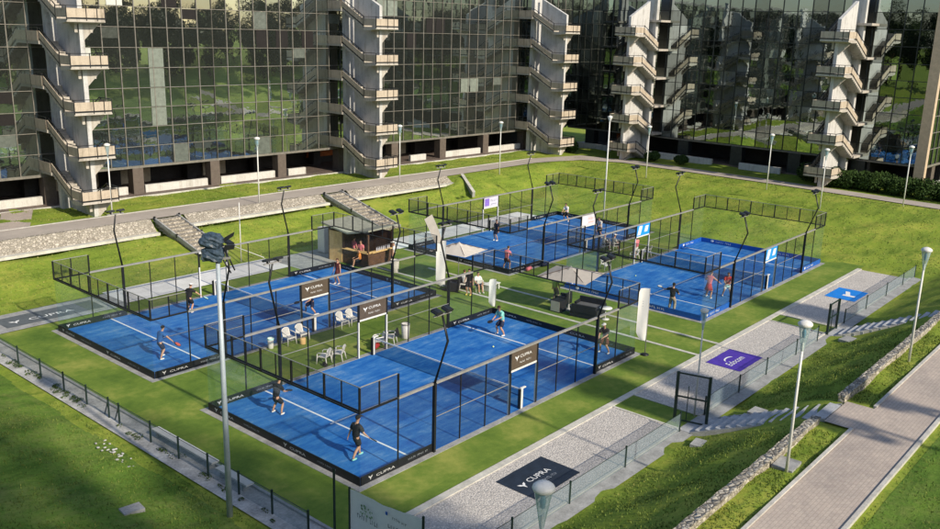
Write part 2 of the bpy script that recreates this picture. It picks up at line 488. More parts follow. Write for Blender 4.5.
def grid_sheet(name, xs, ys, mat, off=0.0, fn=H, kind='structure'):
    X, Y = np.meshgrid(xs, ys, indexing='ij')
    Z = fn(X, Y) + off
    nx, ny = len(xs), len(ys)
    v = np.stack([X, Y, Z], -1).reshape(-1, 3)
    i, j = np.meshgrid(np.arange(nx - 1), np.arange(ny - 1), indexing='ij')
    a = (i * ny + j).ravel()
    f = np.stack([a, a + ny, a + ny + 1, a + 1], -1)
    me = bpy.data.meshes.new(name)
    me.from_pydata(v.tolist(), [], f.tolist())
    me.materials.append(mat)
    me.polygons.foreach_set('use_smooth', [True] * len(f))
    o = bpy.data.objects.new(name, me); COL.objects.link(o)
    if kind: o['kind'] = kind
    return o
def rg(a, b, s): return list(np.arange(a, b - 1e-6, s))
xs = [-900, -500, -250, -120] + rg(-80, -20, 3) + rg(-20, 84, .5) + [84, 95, 120, 200, 400, 900]
ys = [-900, -500, -250, -140] + rg(-100, -28, 3) + rg(-28, 48, .5) + [48, 60, 90, 200, 500, 900]
def Hn(x, y):
    n = .07 * np.sin(x * .5 + 1.7 * np.sin(y * .4)) * np.sin(y * .7 + x * .21) + .045 * np.sin(x * 1.3 + y * 1.1 + np.sin(y * .7)) + .025 * np.sin(x * 2.3 - y * 1.9)
    flat = ((x > -5) & (x < 49) & (y > -7) & (y < 30.5))
    wz = (y > yw(x) - 1.3) & (y < yw(x) + .2) & (x < 46.6)
    onpath = np.clip((np.abs(y + 14.6) - 1.2) / .5, 0, 1)
    pc = np.abs(y - yw(x) - 1.9)
    onpath = onpath * np.where(x < 66, np.clip((pc - 1.9) / .6, 0, 1), 1) * np.where((x > 64) & (x < 74.5) & (y < 42), np.clip(np.abs(x - 69.6) - 3.2, 0, 1), 1)
    return H(x, y) + np.where(flat, 0, n) * onpath - .05 - np.where(wz, .45, 0)
grid_sheet('ground', xs, ys, MAT['lawn_grass'], 0, Hn)

# rougher grass on the banks around the left fence and the right path (sheets just above the ground)
grid_sheet('bank_ground', rg(-40, -4.6, .5) + [-4.6], rg(-27, 45, .5), MAT['rough_grass'], .012, Hn)
grid_sheet('bank_ground', rg(-10, 60, .5), rg(-28, -15.7, .5), MAT['rough_grass'], .012, Hn)

def strip(name, pts_l, pts_r, mat, off, thick=None):
    """ribbon between two polylines, following the ground"""
    mb = MB()
    n = len(pts_l)
    for i in range(n - 1):
        a0, a1, b0, b1 = pts_l[i], pts_l[i + 1], pts_r[i], pts_r[i + 1]
        L = max(1, int(math.hypot(a1[0] - a0[0], a1[1] - a0[1]) / 1.0))
        for k in range(L):
            q = []
            for (p0, p1, t) in ((a0, a1, k / L), (a0, a1, (k + 1) / L), (b0, b1, (k + 1) / L), (b0, b1, k / L)):
                x = p0[0] + (p1[0] - p0[0]) * t; y = p0[1] + (p1[1] - p0[1]) * t
                q.append((x, y, h1(x, y) + off))
            if thick:
                mb.add(q + [(p[0], p[1], p[2] - thick) for p in q], [(0, 1, 2, 3), (0, 4, 5, 1), (3, 2, 6, 7), (1, 5, 6, 2), (4, 0, 3, 7)])
            else:
                mb.add(q, [(0, 1, 2, 3)])
    o = mb.build(name, mat); o['kind'] = 'structure'
    return o
def rect(name, x0, x1, y0, y1, mat, z):
    mb = MB(); mb.quad((x0, y0, z), (x1, y0, z), (x1, y1, z), (x0, y1, z))
    o = mb.build(name, mat); o['kind'] = 'structure'
    return o
rect('turf_surround', -2.7, 49.6, -2.75, 26.6, MAT['artificial_turf'], .004)
# left end of the turf beyond court B
rect('turf_apron', 4.1, 24, 26.6, 27.1, MAT['artificial_turf'], .004)
# gravel strip, split by a small green cross path
rect('gravel_strip', -2.6, 13.2, -6.3, -2.95, MAT['gravel'], .008)
rect('gravel_strip', 15.0, 31.2, -6.3, -2.95, MAT['gravel'], .008)
rect('gravel_strip', 32.7, 48.2, -6.3, -2.95, MAT['gravel'], .008)
rect('cross_path', 13.2, 15.0, -6.6, -2.95, MAT['artificial_turf'], .008)
rect('cross_path', 31.2, 32.7, -6.6, -2.95, MAT['artificial_turf'], .008)
def kerb(name, x0, x1, y0, y1, z0, z1, mat): 
    mb = MB(); mb.box(x0, x1, y0, y1, z0, z1); o = mb.build(name, MAT[mat]); o['kind'] = 'structure'; return o
kerb('gravel_kerb', -2.6, 48.4, -2.95, -2.62, -.05, .05, 'kerb_pale')
kerb('gravel_kerb', -2.6, 13.2, -6.42, -6.3, -.05, .06, 'kerb_pale')
kerb('gravel_kerb', 15.0, 31.2, -6.42, -6.3, -.05, .06, 'kerb_pale')
kerb('gravel_kerb', 32.7, 48.4, -6.42, -6.3, -.05, .06, 'kerb_pale')
for x0 in (13.08, 15.0, 31.08, 32.7):
    kerb('gravel_kerb', x0, x0 + .12, -6.3, -2.95, -.05, .04, 'kerb_pale')
rect('drain_channel', -2.6, 49.5, -7.1, -6.42, MAT['concrete_grey'], .012)
rect('drain_channel', -4.05, -2.7, -6.3, 26.5, MAT['channel_concrete'], .012)
kerb('turf_kerb', -2.82, -2.7, -6.3, 26.5, -.05, .10, 'concrete_grey')
# white marker strips set in the turf between the front and the rear courts
kerb('turf_strip', 22.2, 22.42, -2.6, 24.5, -.03, .03, 'kerb_pale')
kerb('turf_strip', 24.72, 24.94, -2.6, 20.0, -.03, .03, 'kerb_pale')
# pale paving behind the far courts
rect('paving', 5.4, 18.0, 27.15, 30.2, MAT['pale_paving'], .016)
rect('paving', 18.0, 27.4, 25.6, 29.8, MAT['concrete_grey'], .014)
rect('paving', 27.4, 46.0, 25.55, 28.3, MAT['pale_paving'], .016)
rect('paving', -2.7, 5.4, 26.65, 29.9, MAT['concrete_grey'], .012)

# right hand path on the bank, with kerbs
xr = (-30, 75)
strip('right_path', [(xr[0], -15.55), (xr[1], -15.55)], [(xr[0], -13.4), (xr[1], -13.2)], MAT['path_paving'], .02)
strip('path_kerb', [(xr[0], -15.69), (xr[1], -15.69)], [(xr[0], -15.55), (xr[1], -15.55)], MAT['kerb_concrete'], .08, .3)
strip('path_kerb', [(xr[0], -13.4), (13.9, -13.35)], [(xr[0], -13.27), (13.9, -13.22)], MAT['kerb_concrete'], .08, .3)
strip('path_kerb', [(16.8, -13.35), (xr[1], -13.25)], [(16.8, -13.22), (xr[1], -13.12)], MAT['kerb_concrete'], .08, .3)
strip('stair_head', [(13.9, -13.4), (16.6, -13.4)], [(13.9, -12.2), (16.6, -12.2)], MAT['path_paving'], .026)

# path and paving along the building
strip('building_path', [(-40, yw(-40) + .35), (46, yw(46) + .35), (62, 38.2), (68.5, 36.4), (70.6, 32), (69.9, 14.6), (68.2, -3.4), (64, -30)],
      [(-40, yw(-40) + 3.4), (46, yw(46) + 3.2), (64.5, 40.6), (71.5, 38.4), (73.3, 32), (72.4, 14.6), (70.6, -3.4), (66.4, -30)], MAT['asphalt_grey'], .02)
strip('path_kerb', [(-40, yw(-40) + 3.4), (46, yw(46) + 3.2), (64.5, 40.6)], [(-40, yw(-40) + 3.55), (46, yw(46) + 3.35), (64.5, 40.75)], MAT['kerb_concrete'], .06, .2)
def yf(x): return 49.95 - .0454 * x         # facade line
strip('pavement', [(-20, yf(-20) - .9), (78, yf(78) - .9)], [(-20, yf(-20) - .2), (78, yf(78) - .2)], MAT['recess_floor'], .03)
strip('pavement_kerb', [(-20, yf(-20) - 1.1), (72, yf(72) - 1.1)], [(-20, yf(-20) - .9), (72, yf(72) - .9)], MAT['kerb_concrete'], .05, .15)
strip('entrance_path', [(4.2, yw(4) + 3.3), (7.0, yf(7) - .9)], [(6.4, yw(6) + 3.3), (9.4, yf(9) - .9)], MAT['path_paving'], .03)

# ------------------------------------------------------------------ stone wall, kerb and stairs on the far slope
def wall_piece(x0, x1, label, zb=1.33):
    root = empty('stone_wall', (x0, yw(x0), 0), 0, label, 'stone wall', 'rubble retaining walls along the building path')
    mb = MB(); n = max(2, int((x1 - x0) / .45)); rows = 5
    vs = []; fs = []
    for i in range(n + 1):
        x = x0 + (x1 - x0) * i / n
        for k in range(rows + 1):
            t = k / rows
            j = .05 * math.sin(i * 2.1 + k * 3.3) + random.uniform(-.04, .04)
            vs.append((x - x0, yw(x) - .85 + .85 * t + j - yw(x0), zb + (2.19 - zb) * t + j * .5))
        vs.append((x - x0, yw(x) + .32 - yw(x0), 2.2))
    R1 = rows + 2
    for i in range(n):
        for k in range(R1 - 1):
            a = i * R1 + k
            fs.append((a, a + R1, a + R1 + 1, a + 1))
    mb.add(vs, fs, 0)
    mb.build('stone_face', MAT['rubble_stone'], root)
    k = MB(); k.beam((0, -1.08, zb - .06), (x1 - x0, yw(x1) - yw(x0) - 1.08, zb - .06), .5, .2); k.build('foot_kerb', MAT['kerb_pale'], root)
    return root
wall_piece(-35, 13.9, 'rubble stone wall left of the first stone stairs')
wall_piece(16.7, 30.2, 'rubble stone wall between the two flights of stone stairs', 1.6)
wall_piece(33.2, 46.5, 'partly shaded rubble stone wall right of the second stone stairs', 1.62)

def stone_stairs(x0, x1, y0, y1, z0, z1, n, label):
    root = empty('stone_stairs', ((x0 + x1) / 2, y0, z0), 0, label, 'stairs', 'stone stairs up the far slope')
    w = (x1 - x0) / 2; mb = MB(); d = (y1 - y0) / n; s = (z1 - z0) / n
    for i in range(n):
        mb.box(-w, w, i * d, (i + 1) * d + .02, i * s - .5, (i + 1) * s)
    mb.build('steps', MAT['rubble_stone'], root)
    for sx in (-1, 1):
        k = MB(); k.beam((sx * (w + .06), -.2, .04), (sx * (w + .06), y1 - y0 + .1, z1 - z0 + .05), .12, .3)
        k.build('stringer', MAT['concrete_grey'], root)
        for q in (0.02, .5, .98):
            p = MB(); p.box(sx * (w + .1) - .06, sx * (w + .1) + .06, (y1 - y0) * q - .06, (y1 - y0) * q + .06, (z1 - z0) * q, (z1 - z0) * q + .3)
            p.build('marker_post', MAT['black_steel'], root)
stone_stairs(14.3, 16.2, 32.6, 38.9, .35, 2.12, 12, 'sunlit stone stairs behind the left court')
stone_stairs(30.7, 32.6, 31.0, 38.5, .12, 2.12, 13, 'stone stairs down to the wooden bar kiosk')

def slope_wall():
    root = empty('slope_wall', (45, 34, 1), 0, 'short diagonal concrete wall at the end of the shaded slope', 'low wall')
    mb = MB(); mb.beam((3.4, 3.6, 1.0), (.2, -.8, .1), .25, .5); mb.build('wall_slab', MAT['concrete_grey'], root)
    c = MB(); c.beam((3.4, 3.6, 1.28), (.2, -.8, .38), .32, .06); c.build('coping', MAT['kerb_pale'], root)
slope_wall()

# ------------------------------------------------------------------ right bank: low rubble wall and concrete stairs
def bank_wall(x0, x1, label):
    root = empty('low_stone_wall', (x0, -12.0, 2.0), 0, label, 'stone wall', 'low rubble walls beside the right path')
    for nm, y0, y1, z0, z1, mt in (('wall_face', -.14, .14, -.6, .22, 'rubble_stone'), ('cap_stones', -.17, .17, .22, .28, 'rubble_cap')):
        mb = MB(); n = int((x1 - x0) / .35)
        vs = []; fs = []
        for i in range(n + 1):
            x = (x1 - x0) * i / n
            j = [random.uniform(-.022, .022) for _ in range(6)]
            vs += [(x, y0 + j[0], z0), (x, y0 + j[1], z1 + j[2]), (x, y1 + j[3], z1 + j[4]), (x, y1 + j[5], z0)]
        for i in range(n):
            a = i * 4
            for k in range(3): fs.append((a + k, a + k + 1, a + k + 5, a + k + 4))
        fs += [(0, 3, 2, 1), (n * 4, n * 4 + 1, n * 4 + 2, n * 4 + 3)]
        mb.add(vs, fs); mb.build(nm, MAT[mt], root)
bank_wall(-5.6, 13.6, 'low rubble wall running to the bottom edge beside the path')
bank_wall(16.5, 33.4, 'low rubble wall between the two concrete stairs on the bank')
bank_wall(36.2, 60, 'low rubble wall beyond the farther concrete stairs')
def bank_stairs(x, w, skew, label):
    root = empty('concrete_stairs', (x, -7.1, 0), 0, label, 'stairs', 'concrete stairs on the grass bank')
    n = 12; mb = MB()
    for i in range(n):
        y1 = -i * .42; y0 = y1 - .44; z = (i + 1) * 2.0 / n; sx = skew * (i / n)
        mb.box(sx - w / 2, sx + w / 2, y0, y1, z - .55, z + .03)
    mb.build('steps', MAT['step_concrete'], root)
    for s in (-1, 1):
        k = MB(); k.beam((s * (w / 2 + .07), .1, -.08), (skew + s * (w / 2 + .07), -5.1, 1.92), .12, .3); k.build('side_kerb', MAT['concrete_grey'], root)
    f = MB(); f.box(-w / 2 - .1, w / 2 + .1, 0.0, .75, -.2, .03); f.build('foot_slab', MAT['step_concrete'], root)
bank_stairs(14.1, 1.9, 1.0, 'grey concrete stairs climbing the bank beside the nearer gate')
bank_stairs(31.9, 1.7, 2.0, 'grey concrete stairs climbing the bank near the blue mat')

# concrete slabs lying in grass
for x, y, s, lab in ((-6.9, 4.2, .36, 'square concrete cover in the dark grass at the bottom left'),
                     (16.2, -8.6, .42, 'small grey slab on the bank above the nearer stairs'),
                     (12.0, -7.9, .38, 'small grey slab in the grass below the nearer stairs'),
                     (9.2, -12.55, .5, 'paving slab at the foot of a lamp post beside the low wall'),
                     (33.4, -8.2, .5, 'small pale slab beside the farther stairs on the bank'),
                     (30.2, -8.0, .5, 'small pale slab on the bank before the farther stairs')):
    mb = MB(); mb.box(-s, s, -s * .75, s * .75, -.1, .05); o = mb.build('ground_slab', MAT['concrete_grey'])
    o.location = (x, y, h1(x, y) + .0); o.rotation_euler = (0, 0, random.uniform(-.2, .2)); tag(o, lab, 'slab')
mbs = MB()
for i in range(26):
    x = -4.75 + random.uniform(-.5, .1); y = 9.2 + random.uniform(-2.0, 2.0)
    mbs.ball((x, y, h1(x, y)), (random.uniform(.03, .09), random.uniform(.03, .1), .03), 6, 4)
tag(mbs.build('rubble_stones', MAT['channel_concrete']), 'scatter of pale broken stones on the dark bank', 'stones', kind='stuff')

# ------------------------------------------------------------------ office building
A1 = math.atan(-.0454)
u1 = Vector((math.cos(A1), math.sin(A1), 0)); n1 = Vector((-u1.y, u1.x, 0))   # n1 points into the building
Z0 = 2.15
X_CORNER = 79.6
ROWS = [4.6, 6.27, 7.93, 9.6, 11.25, 12.92, 14.6, 16.27, 17.93, 19.6, 21.3]
building = empty('office_building', (30, yf(30), Z0), 0, 'mirror glass office building with gridded facades around the lawns', 'building')
BO = Vector(building.location)
def glazing(o, u, nrm, s0, s1, rows, pitch, gmat, fmat, fw, wob=1.0):
    """one storey of curtain wall on plane o + u*s, rows of panes; returns band object"""
    n = max(1, int(round((s1 - s0) / pitch)))
    vs = []; fs = []; tone = []; sp = []
    for r in range(len(rows) - 1):
        for c in range(n):
            a = s0 + (s1 - s0) * c / n; b = s0 + (s1 - s0) * (c + 1) / n
            tx = wob * random.gauss(0, .0021) * (b - a); tz = wob * random.gauss(0, .0017) * (rows[r + 1] - rows[r])
            base = len(vs)
            for (s, z, k) in ((a, rows[r], -tx - tz), (b, rows[r], tx - tz), (b, rows[r + 1], tx + tz), (a, rows[r + 1], -tx + tz)):
                p = o + u * s + nrm * (.05 + k); vs.append((p.x - BO.x, p.y - BO.y, z - BO.z))
            fs.append((base, base + 1, base + 2, base + 3)); tone.append(random.random() ** 1.5 if random.random() > .12 else random.random() * .3)
    mb = MB(); mb.add(vs, fs)
    g = mb.build('glazing_band', gmat, building)
    at = g.data.attributes.new('pane', 'FLOAT', 'FACE'); at.data.foreach_set('value', tone)
    mm = MB()
    for c in range(n + 1):
        s = s0 + (s1 - s0) * c / n; p = o + u * s
        w = fw * (1.5 if c % 5 == 0 else 1)
        mm.beam((p.x - BO.x, p.y - BO.y, rows[0] - BO.z), (p.x - BO.x, p.y - BO.y, rows[-1] - BO.z), w, .07, up=(u.x, u.y, 0))
    for r, z in enumerate(rows[:-1]):
        p = o + u * s0 - nrm * .004; q = o + u * s1 - nrm * .004
        mm.beam((p.x - BO.x, p.y - BO.y, z - BO.z), (q.x - BO.x, q.y - BO.y, z - BO.z), .07, fw)
    mm.build('mullions', fmat, g)
    return g
O1 = Vector((0, yf(0), 0))
sx = lambda x: x / math.cos(A1)
bays1 = [(-21, -3), (-3, 12.1), (12.1, 26.6), (26.6, 41.1), (41.1, 55.7), (55.7, 70.4), (70.4, X_CORNER)]
for b0, b1 in bays1:
    for k in range(0, 10, 2):
        glazing(O1, u1, n1, sx(b0), sx(b1), ROWS[k:k + 3], 1.48, MAT['mirror_glass'], MAT['mullion_beige'], .045)
YC = yf(X_CORNER)
u2 = Vector((n1.x * -1, -n1.y, 0)); n2 = Vector((u1.x, u1.y, 0))     # facade 2 runs toward -Y, inside is +X
O2 = Vector((X_CORNER, YC, 0))
L2 = YC - 1.6
for b0, b1 in ((0.0, 13), (13, 25.5), (25.5, 37), (37, L2)):
    for k in range(0, 10, 2):
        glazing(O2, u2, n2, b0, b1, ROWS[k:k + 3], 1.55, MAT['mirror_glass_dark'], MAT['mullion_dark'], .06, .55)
O3 = O2 + u2 * (L2 + .9)
for b0, b1 in ((0.3, 12), (12, 30)):
    for k in range(0, 10, 2):
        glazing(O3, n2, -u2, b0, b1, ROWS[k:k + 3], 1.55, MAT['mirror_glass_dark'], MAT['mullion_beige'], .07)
def bpart(name, mb, mat):
    mb.v = [(x - BO.x, y - BO.y, z - BO.z) for x, y, z in mb.v]
    return mb.build(name, mat, building)
# soffit, recessed ground floor, roof
def bar(mb, o, u, s0, s1, nrm, d0, d1, z0, z1):
    q = [o + u * s0 + nrm * d0, o + u * s1 + nrm * d0, o + u * s1 + nrm * d1, o + u * s0 + nrm * d1]
    mb.add([(p.x, p.y, z0) for p in q] + [(p.x, p.y, z1) for p in q], [(0, 3, 2, 1), (4, 5, 6, 7), (0, 1, 5, 4), (1, 2, 6, 5), (2, 3, 7, 6), (3, 0, 4, 7)])
for o, u, nn, s0, s1 in ((O1, u1, n1, sx(-21), sx(X_CORNER)), (O2, u2, n2, .2, L2 + .9), (O3, n2, -u2, .2, 30)):
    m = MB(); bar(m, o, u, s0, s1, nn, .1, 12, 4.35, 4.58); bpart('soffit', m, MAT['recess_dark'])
    m = MB(); bar(m, o, u, s0, s1, nn, -.03, .1, 4.42, 4.6); bpart('facade_edge', m, MAT['mullion_beige'])
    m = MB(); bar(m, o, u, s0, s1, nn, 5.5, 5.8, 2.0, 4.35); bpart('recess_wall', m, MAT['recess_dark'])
    m = MB(); bar(m, o, u, s0, s1, nn, -.2, 5.5, 2.0, 2.19); bpart('recess_floor', m, MAT['recess_floor'])
    m = MB(); bar(m, o, u, s0, s1, nn, .12, 12, 21.2, 21.6); bpart('roof', m, MAT['roof_grey'])
    m = MB(); bar(m, o, u, s0, s1, nn, .6, .8, 4.6, 21.2); bpart('inner_wall', m, MAT['open_dark'])
xcols = [3.8, 11.2, 18.7, 26.2, 33.6, 41.1, 48.5, 56.0, 63.4, 70.9]
for i, x in enumerate(xcols):
    m = MB(); bar(m, O1, u1, sx(x) - .48, sx(x) + .48, n1, -.12, .85, 2.1, 4.42); bpart('column', m, MAT['column_brown'])
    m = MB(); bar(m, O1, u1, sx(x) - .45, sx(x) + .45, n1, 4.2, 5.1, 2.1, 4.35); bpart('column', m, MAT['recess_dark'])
    if i < len(xcols) - 1:
        a, b = (x + .7, xcols[i + 1] - .7)
        if i in (0,): a, b = x + 3.4, xcols[i + 1] - .6
        elif i in (1, 5): a, b = x + 2.6, x + 6.6
        elif i == 4: a, b = x + .9, x + 3.0
        elif i == 6: a, b = x + 2.6, x + 5.0
        m = MB(); bar(m, O1, u1, sx(a), sx(b), n1, .1, .42, 2.1, 2.85); bpart('parapet', m, MAT['parapet_white'])
for a, b, mt in ((40.6, 44.0, 'recess_orange'), (46.0, 50.5, 'recess_orange'), (-4, 4.5, 'recess_cream'), (19.5, 22.5, 'recess_cream'), (28, 30.5, 'recess_cream'), (52, 55, 'recess_cream'), (12.5, 17.5, 'recess_cream')):
    m = MB(); bar(m, O1, u1, sx(a), sx(b), n1, 5.2, 5.45, 2.2 if mt == 'recess_cream' else 2.9, 4.33); bpart('wall_panel', m, MAT[mt])
for s in (4, 11, 18, 25, 32, 39):
    m = MB(); bar(m, O2, u2, s - .7, s + .7, n2, -.1, .9, 2.1, 4.42); bpart('column', m, MAT['mullion_dark'])
for s0, s1 in ((2, 8), (12, 22.5), (26, 31)):
    m = MB(); bar(m, O2, u2, s0, s1, n2, -1.1, -.8, 2.0, 2.75); bpart('parapet', m, MAT['parapet_white'])
m = MB(); bar(m, O2, u2, 6.2, 7.4, n2, 3.0, 3.2, 3.2, 4.1); bpart('wall_panel', m, MAT['recess_orange'])
m = MB(); bar(m, O2, u2, L2 + .0, L2 + 1.0, n2, -.45, .25, 2.1, 21.3); bpart('corner_fin', m, MAT['fin_beige'])
m = MB(); bar(m, O2, u2, L2 + 1.1, L2 + 1.5, n2, .5, 4.5, 2.1, 2.8); bpart('parapet', m, MAT['parapet_white'])
for s in (3, 10, 17, 24):
    m = MB(); bar(m, O3, n2, s - .5, s + .5, -u2, .05, .9, 2.1, 4.42); bpart('column', m, MAT['column_brown'])
# odd panes: blinds, an open light and grey panes, some in a vertical stripe
for s, r, mt, nm in ((17.05, 8, 'blind_white', 'odd_pane'), (21.9, 8, 'open_dark', 'open_window'), (20.4, 5, 'pane_grey', 'odd_pane'), (20.4, 4, 'pane_grey', 'odd_pane'),
                     (20.4, 3, 'pane_grey', 'odd_pane'), (20.4, 2, 'pane_grey', 'odd_pane'), (14.1, 5, 'blind_white', 'odd_pane'), (28.0, 9, 'pane_grey', 'odd_pane'),
                     (53.2, 7, 'open_dark', 'open_window'), (54.7, 7, 'open_dark', 'open_window'), (36.4, 6, 'open_dark', 'open_window'), (31.2, 6, 'open_dark', 'open_window'),
                     (50.3, 6, 'open_dark', 'open_window'), (33.4, 6, 'open_dark', 'open_window'), (60.5, 3, 'pane_grey', 'odd_pane'), (58.9, 3, 'pane_grey', 'odd_pane'), (46, 8, 'pane_grey', 'odd_pane'), (47.5, 8, 'pane_grey', 'odd_pane')):
    m = MB(); bar(m, O1, u1, sx(s), sx(s) + 1.36, n1, .01, .03, ROWS[r] + .05, ROWS[r + 1] - .05); bpart(nm, m, MAT[mt])

rb = random.Random(31)
for _i in range(26):
    b0, b1 = rb.choice(bays1[1:6]); npn = max(1, int(round((sx(b1) - sx(b0)) / 1.48))); pw = (sx(b1) - sx(b0)) / npn; c = rb.randrange(npn); r = rb.randrange(10)
    m = MB(); bar(m, O1, u1, sx(b0) + c * pw + .05, sx(b0) + (c + 1) * pw - .05, n1, .012, .028, ROWS[r] + .05 + (.0 if rb.random() < .5 else .7), ROWS[r + 1] - .05); bpart('odd_pane', m, MAT[rb.choice(('blind_dull', 'blind_dull', 'blind_dull', 'open_dark'))])

# ------------------------------------------------------------------ exterior stair towers
def make_tower():
    root = empty('stair_tower', (0, 0, 0))
    OZ = 0  # local z = world z - Z0
    def L(z): return z - Z0
    fin = MB()
    fin.prism([(-6.3, L(2.0)), (-2.45, L(2.0)), (-2.45, L(20.6)), (-6.3, L(18.75))], (-.17, 0, 0), (0, 1, 0), (0, 0, 1), (1, 0, 0), .34)
    fin.build('fin_wall', MAT['tower_white'], root)
    sh = MB(); sh.box(-.75, .75, -1.8, -1.3, L(2.0), L(22.0)); sh.build('shaft', MAT['tower_white'], root)
    rise = 3.35
    for k in range(5):
        z = L(3.4 + rise * k)
        land = MB()
        land.prism([(-7.2, z - .2), (-6.3, z - .32), (-5.35, z - .32), (-5.35, z), (-7.2, z)], (-1.4, 0, 0), (0, 1, 0), (0, 0, 1), (1, 0, 0), 2.85)
        for s in (-.5, .62):
            land.prism([(-6.3, z - .27), (-5.4, z - .27), (-6.3, z - .95)], (s, 0, 0), (0, 1, 0), (0, 0, 1), (1, 0, 0), .22)
        # curved bracket to the side
        land.prism([(.17, z - .27), (1.4, z - .27), (.17, z - 1.5)], (0, -6.28, 0), (1, 0, 0), (0, 0, 1), (0, 1, 0), .3)
        lo = land.build('landing', MAT['tower_slab'], root)
        par = MB()
        par.box(-1.36, 1.41, -7.2, -7.15, z + .12, z + .76)
        par.box(-1.40, -1.35, -7.15, -5.35, z + .12, z + .76)
        par.box(1.40, 1.45, -7.15, -5.35, z + .12, z + .76)
        par.build('parapet', MAT['tower_tan'], lo)
        rl = MB(); e = z + .93
        for p, q in (((-1.4, -7.19, e), (1.45, -7.19, e)), ((-1.39, -7.19, e), (-1.39, -5.3, e)), ((1.44, -7.19, e), (1.44, -5.3, e))): rl.beam(p, q, .05)
        for p in ((-1.39, -7.21), (1.44, -7.21), (.05, -7.21), (-1.41, -5.4), (1.46, -5.4), (.85, -7.21)): rl.beam((*p, z - .1), (*p, e), .055)
        rl.box(-1.4, 1.45, -7.215, -7.16, z + .0, z + .10)  # black strip paints the shaded gap between slab and parapet panel
        rl.build('handrail', MAT['black_steel'], lo)
        def flight(x0, x1, ya, za, yb, zb, outer):
            st = MB(); n = 9
            for i in range(n):
                t0 = i / n; t1 = (i + 1) / n
                y0 = ya + (yb - ya) * t0; y1 = ya + (yb - ya) * t1
                zz = za + (zb - za) * t1
                st.box(x0, x1, min(y0, y1), max(y0, y1), zz - .30, zz)
            so = st.build('stair_flight', MAT['tower_slab'], root)
            pp = MB(); xo = x0 if outer < 0 else x1 - .08
            pp.prism([(ya, za + .22), (yb, zb + .22), (yb, zb + .74), (ya, za + .74)], (xo - (.03 if outer < 0 else -.03), 0, 0), (0, 1, 0), (0, 0, 1), (1, 0, 0), .05)
            pp.build('parapet', MAT['tower_tan'], so)
            rr = MB(); xm = xo + .04
            rr.beam((xm, ya, za + .98), (xm, yb, zb + .98), .055); rr.beam((xm, ya, za + .10), (xm, yb, zb + .10), .09)
            for t in (0, .25, .5, .75, 1): rr.beam((xm, ya + (yb - ya) * t, za + (zb - za) * t), (xm, ya + (yb - ya) * t, za + (zb - za) * t + .98), .035)
            rr.build('handrail', MAT['black_steel'], so)
        flight(-1.4, -.3, -5.35, z, -2.1, z + rise / 2, -1)
        flight(.3, 1.45, -2.1, z - rise / 2, -5.35, z, 1)
        zi = z + rise / 2
        il = MB(); il.box(-1.5, 1.6, -2.1, .05, zi - .24, zi); io = il.build('inner_landing', MAT['tower_slab'], root)
        ip = MB(); ip.box(-1.55, -1.47, -2.1, 0, zi, zi + .75); ip.build('parapet', MAT['tower_tan'], io)
        ir = MB(); ir.beam((-1.51, -2.1, zi + .98), (-1.51, 0, zi + .98), .05)
        for y in (-2.1, -1.05, 0): ir.beam((-1.51, y, zi), (-1.51, y, zi + .98), .04)
        ir.build('handrail', MAT['black_steel'], io)
    return root
tw = make_tower()
towers = [(12.1, yf(12.1), A1, 'leftmost white stair tower with tan parapets'),
          (41.1, yf(41.1), A1, 'white stair tower above the orange wall panels'),
          (70.4, yf(70.4), A1, 'white stair tower just left of the dark inner corner'),
          (None, 13.2, A1 - math.pi / 2, 'stair tower just right of the dark inner corner'),
          (None, 37.6, A1 - math.pi / 2, 'sunlit stair tower rising behind the left end of the hedge')]
for i, (x, y, a, lab) in enumerate(towers):
    t = tw if i == 0 else copy_tree(tw)
    if x is None:
        p = O2 + u2 * y; x, y = p.x, p.y
    t.location = (x, y, Z0); t.rotation_euler = (0, 0, a)
    tag(t, lab, 'stair tower', 'exterior stair towers of the office building')

